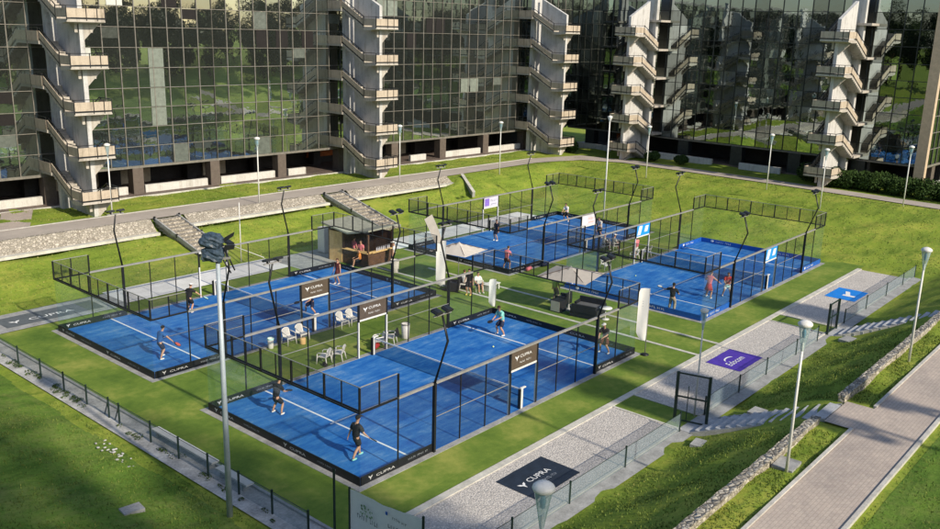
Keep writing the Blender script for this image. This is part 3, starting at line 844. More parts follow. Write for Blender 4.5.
# ------------------------------------------------------------------ padel courts
COURTS = {
    'A': dict(o=(0, 0), band='band_black', sign=('sign_brown', 'cupra'), sides=(0, 10), txt=True),
    'B': dict(o=(.2, 14.95), band='band_black', sign=('sign_brown', 'cupra'), sides=(0,), txt=True),
    'C': dict(o=(27.75, 14.9), band='band_black', sign=('sign_pale', 'patch'), sides=(0, 10), txt=False),
    'D': dict(o=(27.85, .05), band='band_blue', sign=('sign_blue', 'patchblue'), sides=(0, 10), txt=True),
}
CN = {'A': 'front court', 'B': 'left court', 'C': 'rear court', 'D': 'blue-banded court'}
CLAB = {'A': 'front padel cage with black skirting and two brown entrance signs', 'B': 'left padel cage with black skirting and one brown entrance sign',
        'C': 'rear padel cage with pale entrance signs below the yellow lawn', 'D': 'padel cage with blue skirting and blue entrance signs by the gravel'}
def court(key):
    c = COURTS[key]; ox, oy = c['o']
    rect('court_surface', ox, ox + 20, oy, oy + 10, MAT['blue_turf'], .012)
    kb = MB()
    for x0, x1, y0, y1 in ((-.3, 20.3, -.3, 0), (-.3, 20.3, 10, 10.3), (-.3, 0, 0, 10), (20, 20.3, 0, 10)):
        kb.box(ox + x0, ox + x1, oy + y0, oy + y1, -.05, .02)
    kb.build('court_kerb', MAT['concrete_grey'])['kind'] = 'structure'
    ln = MB(); w = .05; z = .016
    def q(x0, x1, y0, y1): ln.quad((ox + x0, oy + y0, z), (ox + x1, oy + y0, z), (ox + x1, oy + y1, z), (ox + x0, oy + y1, z))
    q(3.05 - w, 3.05 + w, 0, 10); q(16.95 - w, 16.95 + w, 0, 10)
    q(3.05 + w, 16.95 - w, 5 - w, 5 + w); q(2.8, 3.0, 5 - w, 5 + w); q(17.0, 17.2, 5 - w, 5 + w)
    ln.build('court_lines', MAT['line_white'])['kind'] = 'structure'
    root = empty('padel_cage', (ox, oy, .012), 0, CLAB[key], 'padel court', 'padel courts in glass and mesh cages')
    # glass
    def gp(x0, x1, y0, y1, z1):
        m = MB(); m.box(x0, x1, y0, y1, .02, z1); m.build('glass_panel', MAT['court_glass'], root)
    for xe in (0, 20):
        for i in range(5): gp(xe - .006, xe + .006, i * 2 + .01, i * 2 + 1.99, 2.95)
    for ye in (0, 10):
        for a, b, z1 in ((.02, 1.99, 2.95), (2.01, 3.99, 1.95), (16.01, 17.99, 1.95), (18.01, 19.98, 2.95)):
            gp(a, b, ye - .006, ye + .006, z1)
    # posts
    def post(x, y, z0, z1, w=.07, d=None):
        m = MB(); d = d or w; m.box(x - w / 2, x + w / 2, y - d / 2, y + d / 2, z0, z1); return m.build('post', MAT['black_steel'], root)
    def rail(p, q, w, mat='black_steel', h=None):
        m = MB(); m.beam(p, q, w, h); return m.build('rail', MAT[mat], root)
    for xe in (0, 20):
        for i in range(11): post(xe, i, 3.04, 4.0, .07 if i % 2 == 0 else .04)
        rail((xe, -.04, 3.0), (xe, 10.04, 3.0), .07, h=.06); rail((xe + (.1 if xe == 0 else -.1), .05, 3.02), (xe + (.1 if xe == 0 else -.1), 9.95, 3.02), .045)
        rail((xe, -.04, 4.02), (xe, 10.04, 4.02), .03, 'grey_rail')
        m = MB(); m.quad((xe, .05, 3.04), (xe, 9.95, 3.04), (xe, 9.95, 4.0), (xe, .05, 4.0)); m.build('mesh_panel', MAT['wire_mesh_fine'], root)
    for ye in (0, 10):
        for x0, x1 in ((0, 2), (18, 20)):
            m = MB(); m.quad((x0 + .05, ye, 3.04), (x1 - .05, ye, 3.04), (x1 - .05, ye, 4.0), (x0 + .05, ye, 4.0)); m.build('mesh_panel', MAT['wire_mesh_fine'], root)
            rail((x0 + .05, ye, 4.02), (x1 - .05, ye, 4.02), .03, 'grey_rail'); rail((x0 + .05, ye, 3.0), (x1 - .05, ye, 3.0), .07)
            post((x0 + x1) / 2, ye, 3.04, 4.0, .05); xin = 2 if x0 == 0 else 18; post(xin, ye, 3.04, 4.0, .07)
        for x in (5.67, 7.33, 12.67, 14.33): post(x, ye, .02, 2.95, .045)
        for x in (2, 18): post(x, ye, 0.02, 2.96, .05)
        for x0, x1 in ((2.04, 3.96), (16.04, 17.96)):
            m = MB(); m.quad((x0, ye, 1.97), (x1, ye, 1.97), (x1, ye, 2.95), (x0, ye, 2.95)); m.build('mesh_panel', MAT['wire_mesh'], root)
        rail((2.0, ye, 3.0), (18.0, ye, 3.0), .11, 'grey_rail', .09)
        for x0, x1 in ((4.05, 5.64), (5.70, 7.30), (7.36, 8.95), (11.05, 12.64), (12.70, 14.30), (14.36, 15.95)):
            m = MB(); m.quad((x0, ye, .03), (x1, ye, .03), (x1, ye, 2.95), (x0, ye, 2.95)); m.build('mesh_panel', MAT['wire_mesh'], root)
            rail((x0, ye, 1.5), (x1, ye, 1.5), .025, 'grey_rail')
        # entrance frame at the net
        s = -1 if ye == 0 else 1
        for x in (9, 11):
            post(x, ye, 2.0, 2.95, .09)
            m = MB(); m.box(x - .035, x + .035, ye - .035, ye + .05, .02, 2.0); m.build('door_post', MAT['white_paint'], root)
            m = MB(); m.box(x - .055, x + .055, ye + s * .055 - .01, ye + s * .055 + .01, .02, 2.0); m.build('door_pad', MAT['black_steel'], root)
        if ye in c['sides']:
            smat, style = c['sign']
            m = MB(); m.box(9.06, 10.94, ye - .03, ye + .03, 2.12, 2.94); sg = m.build('entrance_sign', MAT[smat], root)
            m = MB(); m.box(9.05, 10.95, ye - .035, ye + .035, 2.02, 2.11); m.build('sign_rail', MAT['white_paint'], root)
            lt = MB()
            yy = ye - .034 if True else 0
            if style == 'cupra':
                t = text2d('CUPRA', 1.25)
                lt.put(EMBLEM, (9.45, yy, 2.6), (.24, 0, 0), (0, 0, .24))
                lt.put(t, (9.68, yy, 2.58), (.86 / twidth(t), 0, 0), (0, 0, .14))
                t = smallprint(10, 3); lt.put(t, (9.68, yy, 2.32), (.80 / twidth(t), 0, 0), (0, 0, .08))
                lt.build('lettering', MAT['lettering_white'], sg)
            elif style == 'patch':
                lt.quad((9.16, yy, 2.22), (9.75, yy, 2.22), (9.75, yy, 2.86), (9.16, yy, 2.86), 0)
                t = smallprint(6, 9); lt.put(t, (9.95, yy, 2.55), (.8 / twidth(t), 0, 0), (0, 0, .16), 1)
                t = smallprint(5, 12); lt.put(t, (10.0, yy, 2.28), (.7 / twidth(t), 0, 0), (0, 0, .12), 1)
                lt.build('lettering', [MAT['lettering_purple' if ye == 10 else 'lettering_white'], MAT['lettering_dark' if ye == 10 else 'lettering_orange']], sg)
            else:
                lt.add([(9.15, yy, 2.2), (9.6, yy, 2.2), (9.85, yy, 2.88), (9.4, yy, 2.88)], [(0, 1, 2, 3)])
                lt.add([(10.15, yy, 2.35), (10.6, yy, 2.35), (10.75, yy, 2.8), (10.3, yy, 2.8)], [(0, 1, 2, 3)])
                lt.build('lettering', MAT['lettering_white'], sg)
        elif key == 'B':
            m = MB(); m.box(9, 11, ye - .05, ye + .05, 2.86, 2.95); m.build('door_lintel', MAT['white_paint'], root)
    # skirting bands
    bm = MAT[c['band']]
    def band(p, q, nx, ny, z1=.36):
        m = MB(); m.box(min(p[0], q[0]) - abs(nx) * .0, max(p[0], q[0]), min(p[1], q[1]), max(p[1], q[1]), .012, z1)
        return m.build('skirting_band', bm, root)
    def band_text(bo, o, ax, L, seed):
        m = MB(); ay = (0, 0, 1); t = text2d('CUPRA', 1.35)
        n = max(1, int(L // 4.6)); ax = Vector(ax)
        for i in range(n):
            b = Vector(o) + ax * (L * (i + .03) / n + .35)
            m.put(EMBLEM, b + Vector((0, 0, .19)), ax * .18, (0, 0, .18))
            m.put(t, b + ax * .3 + Vector((0, 0, .12)), ax * (1.0 / twidth(t)), (0, 0, .11))
            s = smallprint(12, seed + i); m.put(s, b + ax * 2.05 + Vector((0, 0, .15)), ax * (1.1 / twidth(s)), (0, 0, .08), 1)
        m.build('lettering', [MAT['lettering_soft'], MAT['lettering_grey']], bo)
    def band_logo(bo, o, ax, L):
        m = MB(); ax = Vector(ax); n = max(1, int(L // 4.6))
        for i in range(n):
            b = Vector(o) + ax * (L * (i + .1) / n + .4)
            m.ball((b.x, b.y, .2), (.13 * abs(ax.x) + .002, .13 * abs(ax.y) + .002, .1), 8, 5)
            s = smallprint(9, i); m.put(s, b + ax * .35 + Vector((0, 0, .12)), ax * (1.3 / twidth(s)), (0, 0, .14))
        m.build('lettering', MAT['lettering_white'], bo)
    def lett(bo, o, ax, L, seed):
        if key == 'D': band_logo(bo, o, ax, L)
        else: band_text(bo, o, ax, L, seed)
    for xe, s in ((0, -1), (20, 1)):
        b = band((xe + .012 if xe == 0 else xe - .03, 0.05), (xe + .03 if xe == 0 else xe - .012, 9.95), 1, 0)
        b2 = band((xe + s * .012 - .009, -.02), (xe + s * .012 + .009, 10.02), 1, 0)
        # outside lettering reads from outside; inside faces read from the court
        if xe == 0:
            lett(b2, (xe - .025, 9.9, 0), (0, -1, 0), 9.8, 1)
        else:
            lett(b, (xe - .034, 9.9, 0), (0, -1, 0), 9.8, 1)
    for ye, s in ((0, -1), (10, 1)):
        for x0, x1 in ((0.05, 3.97), (16.03, 19.95)):
            b = band((x0, ye + s * .012 - .008), (x1, ye + s * .012 + .008), 0, 1)
            b2 = band((x0, ye - s * .02 - .008), (x1, ye - s * .02 + .008), 0, 1)
            if ye == 0: lett(b, (x0, ye - .026, 0), (1, 0, 0), 3.9, 5)
            else: lett(b2, (x0, ye - .034, 0), (1, 0, 0), 3.9, 5)
    # net
    nr = empty('padel_net', (ox + 10, oy + 5, .012), 0, 'low dark tennis net with white tape across the ' + CN[key], 'net', 'nets across the padel courts')
    m = MB(); vs = []; fs = []; n = 16
    for i in range(n + 1):
        y = -4.9 + 9.8 * i / n; zt = .86 + .04 * (abs(y) / 4.9) ** 2
        vs += [(0, y, .01), (0, y, zt)]
    for i in range(n): fs.append((2 * i, 2 * i + 2, 2 * i + 3, 2 * i + 1))
    m.add(vs, fs); m.build('net_mesh', MAT['net_mesh'], nr)
    m = MB()
    for i in range(n):
        y0 = -4.9 + 9.8 * i / n; y1 = -4.9 + 9.8 * (i + 1) / n
        m.beam((0, y0, .87 + .04 * (abs(y0) / 4.9) ** 2), (0, y1, .87 + .04 * (abs(y1) / 4.9) ** 2), .03, .07)
    m.build('tape', MAT['net_tape'], nr)
    for y in (-4.93, 4.93):
        m = MB(); m.box(-.07, .07, y - .06, y + .06, 0, .95); m.box(-.06, .3, y - .05, y + .05, .95, 1.0); m.build('net_post', MAT['white_paint'], nr)
        m = MB(); m.box(-.16, -.075, y - .06, y + .06, 0, .95); m.build('net_post_pad', MAT['black_steel'], nr)
for k in 'ABCD': court(k)

# floodlight poles of the courts
def make_pole():
    root = empty('floodlight_pole', (0, 0, 0))
    m = MB(); m.box(-.055, .055, -.07, .07, 0, 3.05)
    m.build('post', MAT['black_steel'], root)
    m = MB(); m.tube([(0, 0, 3.05), (0, -.66, 5.0), (0, -.34, 6.0)], [.055, .05, .045], 8)
    m.build('kinked_arm', MAT['black_steel'], root)
    m = MB(); m.beam((-.5, -.34, 6.03), (.5, -.34, 6.03), .06); m.build('crossbar', MAT['grey_rail'], root)
    for s in (-.42, .18):
        m = MB()
        m.prism([(-.17, -.02), (.17, -.02), (.2, .05), (.12, .11), (-.12, .11), (-.2, .05)], (s + .1, -.5, 6.12), (1, 0, 0), (0, -.25, .97), (0, .97, .25), .34)
        m.box(s + .07, s + .13, -.4, -.3, 6.03, 6.14)
        m.build('floodlight', MAT['floodlight_dark'], root)
    return root
P0 = make_pole(); first = True
side_words = {'A': ('gravel side', 'chair side'), 'B': ('chair side', 'stone wall side'), 'C': ('umbrella side', 'paving side'), 'D': ('gravel side', 'umbrella side')}
for key in 'ABCD':
    ox, oy = COURTS[key]['o']
    for yi, ye in enumerate((0, 10)):
        for xi, xe in enumerate((4, 16)):
            p = P0 if first else copy_tree(P0); first = False
            p.location = (ox + xe, oy + ye + (-.06 if ye == 0 else .06), .012); p.rotation_euler = (0, 0, 0 if ye == 0 else math.pi)
            tag(p, 'kinked black floodlight pole on the %s of the %s, %s half' % (side_words[key][yi], CN[key], ('left', 'right')[xi]), 'floodlight pole', 'floodlight poles of the padel courts')

# ------------------------------------------------------------------ mats with writing
def mat_thing(name, x0, x1, y0, y1, z, mat, label):
    m = MB(); n = 10
    vs = []; fs = []
    for i in range(n + 1):
        for j in range(5):
            x = x0 + (x1 - x0) * i / n; y = y0 + (y1 - y0) * j / 4
            vs.append((x - x0 + random.uniform(-.012, .012), y - y0 + random.uniform(-.012, .012), random.uniform(0, .006)))
    for i in range(n):
        for j in range(4):
            a = i * 5 + j; fs.append((a, a + 5, a + 6, a + 1))
    m.add(vs, fs)
    o = m.build(name, MAT[mat]); o.location = (x0, y0, z)
    return tag(o, label, 'ground mat')
o = mat_thing('ground_mat', 3.82, 6.75, -5.45, -3.5, .018, 'mat_navy', 'dark navy ground mat with white CUPRA writing on the gravel')
m = MB(); t = text2d('CUPRA', 1.35)
m.put(EMBLEM, (.52, .98, .012), (.34, 0, 0), (0, .34, 0)); m.put(t, (.88, .95, .012), (1.4 / twidth(t), 0, 0), (0, .27, 0)); m.build('lettering', MAT['lettering_white'], o)
m = MB(); t = smallprint(14, 21); m.put(t, (.9, .6, .012), (1.3 / twidth(t), 0, 0), (0, .15, 0)); m.build('small_print', MAT['lettering_grey'], o)
o = mat_thing('ground_mat', 21.6, 24.5, -5.36, -3.44, .018, 'mat_purple', 'purple ground mat with slanted white writing and an arc')
m = MB(); t = text2d('Edocom', 1.1, .25); m.put(t, (.42, .66, .012), (1.75 / twidth(t), 0, 0), (0, .42, 0))
arc = []
for i in range(9):
    a = R(165 - i * 17); arc.append((1.35 + .5 * math.cos(a), 1.1 + .26 * math.sin(a)))
for i in range(8):
    (xa, ya), (xb, yb) = arc[i], arc[i + 1]; m.quad((xa, ya, .012), (xb, yb, .012), (xb, yb + .09, .012), (xa, ya + .09, .012))
m.build('lettering', MAT['lettering_white'], o)
o = mat_thing('ground_mat', 39.1, 42.0, -5.44, -3.45, .018, 'mat_blue', 'bright blue ground mat with a bold white corner mark')
m = MB(); m.add([(.95, .35, .012), (1.3, .35, .012), (1.3, 1.15, .012), (.95, 1.15, .012)], [(0, 1, 2, 3)]); m.quad((1.3, .72, .012), (2.15, 1.0, .012), (2.15, 1.3, .012), (1.3, 1.02, .012)); m.build('lettering', MAT['lettering_white'], o)
o = mat_thing('ground_mat', -1.6, 4.1, 27.3, 29.2, .02, 'mat_grey', 'long grey ground mat with white CUPRA writing left of the left court')
m = MB(); t = text2d('CUPRA', 1.5)
m.put(EMBLEM, (.75, .75, .012), (.5, 0, 0), (0, .5, 0)); m.put(t, (1.5, .55, .012), (2.6 / twidth(t), 0, 0), (0, .42, 0)); m.build('lettering', MAT['lettering_white'], o)

# ------------------------------------------------------------------ lamps on the paths
def make_lamp():
    root = empty('path_lamp', (0, 0, 0))
    m = MB(); m.tube([(0, 0, 0), (0, 0, 4.85)], [.06, .045], 8); m.build('post', MAT['white_paint'], root)
    m = MB(); m.lathe([(.05, 4.55), (.08, 4.75), (.14, 5.1), (.20, 5.42), (.225, 5.5)], n=14); m.build('diffuser', MAT['lamp_glass'], root)
    m = MB(); m.lathe([(.23, 5.46), (.25, 5.5), (.245, 5.55), (.18, 5.61), (.08, 5.65), (0, 5.66)], n=14); m.build('cap', MAT['white_paint'], root)
    m = MB(); m.lathe([(.0, 5.0), (.055, 5.05), (.07, 5.2), (.04, 5.36), (0, 5.4)], n=8); m.build('bulb', MAT['bulb_blue'], root)
    return root
L0 = make_lamp()
lamps = [(12.6, 42.2, None, 'path lamp in front of the leftmost stair tower'), (23.86, 36.9 + 1.9, None, 'path lamp above the wall between the two stone stairs'),
         (40.4, 38.7, None, 'path lamp in front of the stair tower with orange panels behind'), (53.1, 36.4, None, 'path lamp alone on the edge of the yellow lawn'),
         (64.6, 25.2, None, 'path lamp on the lawn edge before the inner corner tower'), (66.6, 12.5, None, 'path lamp left of the sunlit stair tower'),
         (62.6, 5.6, None, 'path lamp in front of the left end of the hedge'), (67.4, -.3, None, 'path lamp in front of the corner fin and hedge'),
         (23.8, -12.7, None, 'path lamp beside the low wall at the right edge'), (8.7, -12.75, None, 'path lamp beside the low wall near the bottom right'),
         (14.9, -6.2, None, 'path lamp beside the nearer green gate'), (-6.45, -12.9, None, 'path lamp at the bottom edge before the navy mat')]
for i, (x, y, z, lab) in enumerate(lamps):
    t = L0 if i == 0 else copy_tree(L0)
    zz = h1(x, y) if z is None else z
    t.location = (x, y, zz - .02); tag(t, lab, 'lamp post', 'white lamp posts along the paths')
    if i == 10: t.scale = (.75, .75, .92)
# taller plain mast behind the rear court
root = empty('tall_mast', (49.6, 20.9, h1(49.6, 20.9)), 0, 'tall thin white mast behind the rear court', 'mast')
m = MB(); m.tube([(0, 0, 0), (0, 0, 9.0)], [.08, .06], 8); m.build('post', MAT['white_paint'], root)
m = MB(); m.lathe([(.06, 9.0), (.22, 9.35), (.24, 9.45), (0, 9.55)], n=10); m.build('lamp_head', MAT['white_paint'], root)
root = empty('guyed_mast', (16.2, 30.6, h1(16.2, 30.6)), 0, 'thin white mast with a guy wire behind the left court', 'mast')
m = MB(); m.tube([(0, 0, 0), (0, 0, 4.4)], .035, 6); m.build('post', MAT['white_paint'], root)
m = MB(); m.tube([(.1, 5.5, 1.2), (1.5, -.7, .2)], .03, 5); m.build('guy_wire', MAT['white_paint'], root)

# big floodlight mast in the foreground
root = empty('floodlight_mast', (-4.51, 1.84, 0), 0, 'tall pale grey mast with two big covered floodlights in front of the left court', 'floodlight mast')
m = MB(); m.tube([(0, 0, -.1), (0, 0, 4.5), (0, 0, 9.3)], [.11, .09, .07], 12); m.build('post', MAT['pole_grey'], root)
rv = Vector((.65, -.76, 0)); fv = Vector((.76, .65, 0))
m = MB(); m.beam(tuple(rv * -.5 + Vector((0, 0, 9.3))), tuple(rv * .42 + Vector((0, 0, 9.42))), .07); m.build('crossarm', MAT['grey_rail'], root)
def blob(c, r, seed, mat='floodlight_cover', name='floodlight'):
    rr = random.Random(seed)
    m = MB(); m.ball((0, 0, 0), (1, 1, 1), 20, 13)
    m.smooth = [False] * len(m.smooth)
    ph = [rr.uniform(0, 6) for _ in range(6)]
    vs = []
    for x, y, z in m.v:
        # squared-off housing with folds of the cover
        k = (abs(x) ** 3 + abs(y) ** 3 + abs(z) ** 3) ** (-1 / 3) if (x or y or z) else 1
        k *= 1 + .13 * math.sin(4 * x + ph[0]) * math.sin(5 * z + ph[1]) + .09 * math.sin(9 * y + 5 * x + ph[2]) + .05 * math.sin(14 * z + 8 * x + ph[3])
        p = rv * (x * k * r[0]) + fv * (y * k * r[1]) + Vector((0, 0, z * k * r[2])) + Vector(c)
        vs.append(tuple(p))
    m.v = vs
    return m.build(name, MAT[mat], root)
c0 = rv * -.17
f = blob(c0 + Vector((0, 0, 9.98)), (.36, .28, .25), 1); f2 = blob(c0 + rv * .02 + Vector((0, 0, 9.62 - .1)), (.34, .28, .24), 2)
for fo, z in ((f, 9.86), (f2, 9.42)):
    m = MB(); a = c0 + rv * -.36 - fv * .1; m.prism([(-.02, -.07), (.5, -.13), (.55, -.07), (.02, 0)], tuple(a + Vector((0, 0, z))), tuple(rv), (0, 0, 1), tuple(fv), .05); m.build('rim', MAT['parapet_white'], fo)
m = MB()
for z0, tilt in ((9.95, .35), (9.7, -.1)):
    a = rv * .2 + Vector((0, 0, z0)); m.prism([(0, -.05), (.34, .05 + tilt * .4), (.38, .2 + tilt * .4), (.05, .14)], tuple(a), tuple(rv), (0, 0, 1), tuple(fv), .06)
m.build('visor', MAT['floodlight_dark'], root)
m = MB()
for a, b in (((.1, 0, 9.5), (.42, .1, 8.9)), ((.25, 0, 9.7), (.55, .1, 9.0))):
    m.tube([tuple(rv * a[0] + Vector((0, 0, a[2]))), tuple(rv * b[0] + Vector((0, 0, b[2])))], .025, 6)
m.build('bracket', MAT['black_steel'], root)

# ------------------------------------------------------------------ fences
def wire_fence(pts, hts, label, mesh=True, braces=()):
    root = empty('wire_fence', (pts[0][0], pts[0][1], 0), 0, label, 'fence')
    bx, by = pts[0][:2]
    for i, (x, y) in enumerate(pts):
        m = MB(); z = h1(x, y); m.box(x - bx - .03, x - bx + .03, y - by - .03, y - by + .03, z - .1, z + hts)
        po = m.build('post', MAT['dark_green_steel'], root)
        if i in braces:
            m = MB(); m.beam((x - bx, y - by, z + hts * .8), (x - bx + .05, y - by + .5, z), .04); m.build('brace', MAT['dark_green_steel'], po)
    for (xa, ya), (xb, yb) in zip(pts[:-1], pts[1:]):
        if mesh:
            za, zb = h1(xa, ya), h1(xb, yb)
            m = MB(); m.quad((xa - bx, ya - by, za + .03), (xb - bx, yb - by, zb + .03), (xb - bx, yb - by, zb + hts * .92), (xa - bx, ya - by, za + hts * .92)); m.build('mesh_panel', MAT['fence_mesh'], root)
    m = MB()
    for (xa, ya), (xb, yb) in zip(pts[:-1], pts[1:]):
        m.tube([(xa - bx, ya - by, h1(xa, ya) + hts * .92), (xb - bx, yb - by, h1(xb, yb) + hts * .92)], .012, 5)
    m.build('top_wire', MAT['dark_green_steel'], root)
    return root
py = [26.5, 24.0, 21.5, 19.0, 16.6, 14.4, 12.4, 11.5, 8.95, 6.85, 4.8, 2.8, .8, -1.2]
wire_fence([(-3.45, y) for y in py], .98, 'low green wire fence along the left concrete channel', True, (6, 7))
gx = [-1.6, 1.0, 4.45, 8.36, 12.9]
wire_fence([(x, -6.5) for x in gx], .95, 'thin green posts and wire between the navy mat and the bank', True)
gx = [15.3, 18.94, 22.2, 26.2, 29.4]
wire_fence([(x, -6.5) for x in gx], .95, 'thin green posts and wire along the purple mat gravel', True)
gx = [33.9, 38.0, 42.2, 46.0, 49.0]
wire_fence([(x, -6.5) for x in gx], .95, 'thin green posts and wire along the blue mat gravel', True)
# tall post and banner at the near corner
root = empty('fence_banner', (-2.8, -2.6, 0), 0, 'white banner with green and dark print hanging on the near corner fence', 'banner')
m = MB(); vs = []; fs = []; n = 12
for i in range(n + 1):
    t = i / n; y = -3.3 * t; bulge = .05 * math.sin(t * 9) + .03 * math.sin(t * 23)
    for k in range(5):
        s = k / 4; vs.append((bulge * (1 - s * .4), y, .35 + (2.05 + .22 * t - .05 * math.sin(t * math.pi) - .35) * s))
for i in range(n):
    for k in range(4):
        a = i * 5 + k; fs.append((a, a + 5, a + 6, a + 1))
m.add(vs, fs, 0, True); bo = m.build('cloth', MAT['flag_white'], root)
m = MB()
rr = random.Random(4)
for i in range(26):
    y = -.9 + rr.uniform(-.28, .28) * 1.0; z = 1.6 + rr.uniform(-.2, .2); s = rr.uniform(.015, .04)
    m.quad((-.09, y - s, z - s), (-.09, y - s, z + s), (-.09, y + s, z + s), (-.09, y + s, z - s), 0)
m.build('flower_logo', MAT['lettering_green'], root); m = MB()
m.quad((-.09, -1.78, 1.86), (-.09, -1.88, 1.86), (-.09, -1.88, 1.98), (-.09, -1.78, 1.98), 1)
t = smallprint(8, 44); m.put(t, (-.09, -2.1, 1.8), (0, -.62 / twidth(t), 0), (0, 0, .09), 2)
t = smallprint(9, 45); m.put(t, (-.09, -.45, 1.22), (0, -.95 / twidth(t), 0), (0, 0, .16), 2)
t = smallprint(6, 46); m.put(t, (-.09, -1.9, 1.45), (0, -.8 / twidth(t), 0), (0, 0, .13), 2)
m.build('lettering', [MAT['lettering_green'], MAT['band_blue'], MAT['lettering_dark']], root)
for y, hh in ((.8, 2.5), (.02, 2.1), (-3.36, 2.4)):
    m = MB(); m.box(-.03, .03, y - .03, y + .03, 0, hh); m.build('post', MAT['dark_green_steel'], root)
# white bench slabs inside the left fence
for y0, y1, x, lab in ((5.0, 9.4, -2.98, 'long white bench slab inside the left fence'), (2.6, 4.6, -3.1, 'short white bench slab nearest the floodlight mast')):
    root = empty('bench_slab', (x, y0, 0), 0, lab, 'bench', 'white bench slabs along the left fence')
    m = MB(); m.box(-.17, .17, 0, y1 - y0, .3, .37); m.build('seat', MAT['white_paint'], root)
    for y in (.3, y1 - y0 - .3):
        m = MB(); m.box(-.12, .12, y - .05, y + .05, 0, .3); m.build('leg', MAT['concrete_grey'], root)

def gate(x0, x1, y, hh, label):
    root = empty('garden_gate', (x0, y, 0), 0, label, 'gate', 'dark green metal gates by the gravel')
    w = x1 - x0
    for x in (0, w):
        m = MB(); m.box(x - .06, x + .06, -.06, .06, 0, hh); m.build('gate_post', MAT['dark_green_steel'], root)
    for z in (.12, hh * .52, hh - .05):
        m = MB(); m.beam((.06, 0, z), (w - .06, 0, z), .06); m.build('gate_bar', MAT['dark_green_steel'], root)
    m = MB(); m.quad((.06, 0, .12), (w - .06, 0, .12), (w - .06, 0, hh - .05), (.06, 0, hh - .05)); m.build('mesh_panel', MAT['wire_mesh'], root)
    m = MB(); m.box(.5, .53, -.02, .02, .1, hh * .75); m.build('bolt', MAT['dark_green_steel'], root)
    return root
g = gate(0, 1.42, -5.8, 2.4, 'nearer dark green gate at the foot of the concrete stairs'); g.rotation_euler = (0, 0, R(-76)); g.location = (13.74, -5.8, 0)
g = gate(0, 1.5, -6.5, 1.9, 'farther dark green gate between the purple and blue mats'); g.location = (31.0, -6.5, 0)

# ------------------------------------------------------------------ people
def skin_mesh(verts, edges, radii, sub=1, root=0):
    me = bpy.data.meshes.new('tmp'); me.from_pydata(verts, edges, [])
    ob = bpy.data.objects.new('tmp', me); COL.objects.link(ob)
    md = ob.modifiers.new('s', 'SKIN'); md.use_smooth_shade = True; md.branch_smoothing = .4
    sv = me.skin_vertices[0].data
    for i, r in enumerate(radii):
        sv[i].radius = (r, r) if not hasattr(r, '__len__') else r
        sv[i].use_root = (i == root)
    if sub:
        s = ob.modifiers.new('u', 'SUBSURF'); s.levels = sub; s.render_levels = sub
    dg = bpy.context.evaluated_depsgraph_get()
    res = bpy.data.meshes.new_from_object(ob.evaluated_get(dg))
    vs = [tuple(v.co) for v in res.vertices]; fs = [tuple(p.vertices) for p in res.polygons]
    bpy.data.objects.remove(ob); bpy.data.meshes.remove(me); bpy.data.meshes.remove(res)
    return vs, fs

POSES = {  # joints in metres, x right, y forward
    'stand': dict(hip=.93, lean=0, lf=(-.13, 0, 0), rf=(.13, .05, 0), lk=.03, rk=.03, lh=(-.32, .08, .78), rh=(.32, .12, .80)),
    'ready': dict(hip=.84, lean=.16, lf=(-.25, 0, 0), rf=(.25, .02, 0), lk=.16, rk=.16, lh=(-.10, .48, .98), rh=(.16, .46, .96)),
    'walk': dict(hip=.91, lean=.05, lf=(-.12, .28, 0), rf=(.12, -.28, .04), lk=.10, rk=.06, lh=(-.33, -.10, .86), rh=(.34, .28, .94)),
    'reach': dict(hip=.90, lean=.06, lf=(-.18, .08, 0), rf=(.16, -.06, 0), lk=.05, rk=.05, lh=(-.66, .28, 1.26), rh=(.30, .30, 1.05)),
    'swing': dict(hip=.88, lean=.14, lf=(-.22, .16, 0), rf=(.22, -.14, 0), lk=.12, rk=.08, lh=(-.30, .36, 1.12), rh=(.58, .36, 1.0)),
    'wide': dict(hip=.78, lean=.24, lf=(-.48, .02, 0), rf=(.48, 0, 0), lk=.15, rk=.15, lh=(-.22, .5, .9), rh=(.28, .52, .92)),
    'sit': dict(hip=.50, lean=.02, lf=(-.12, .50, 0), rf=(.12, .46, 0), lk=.0, rk=.0, lh=(-.2, .36, .62), rh=(.2, .36, .64)),
}
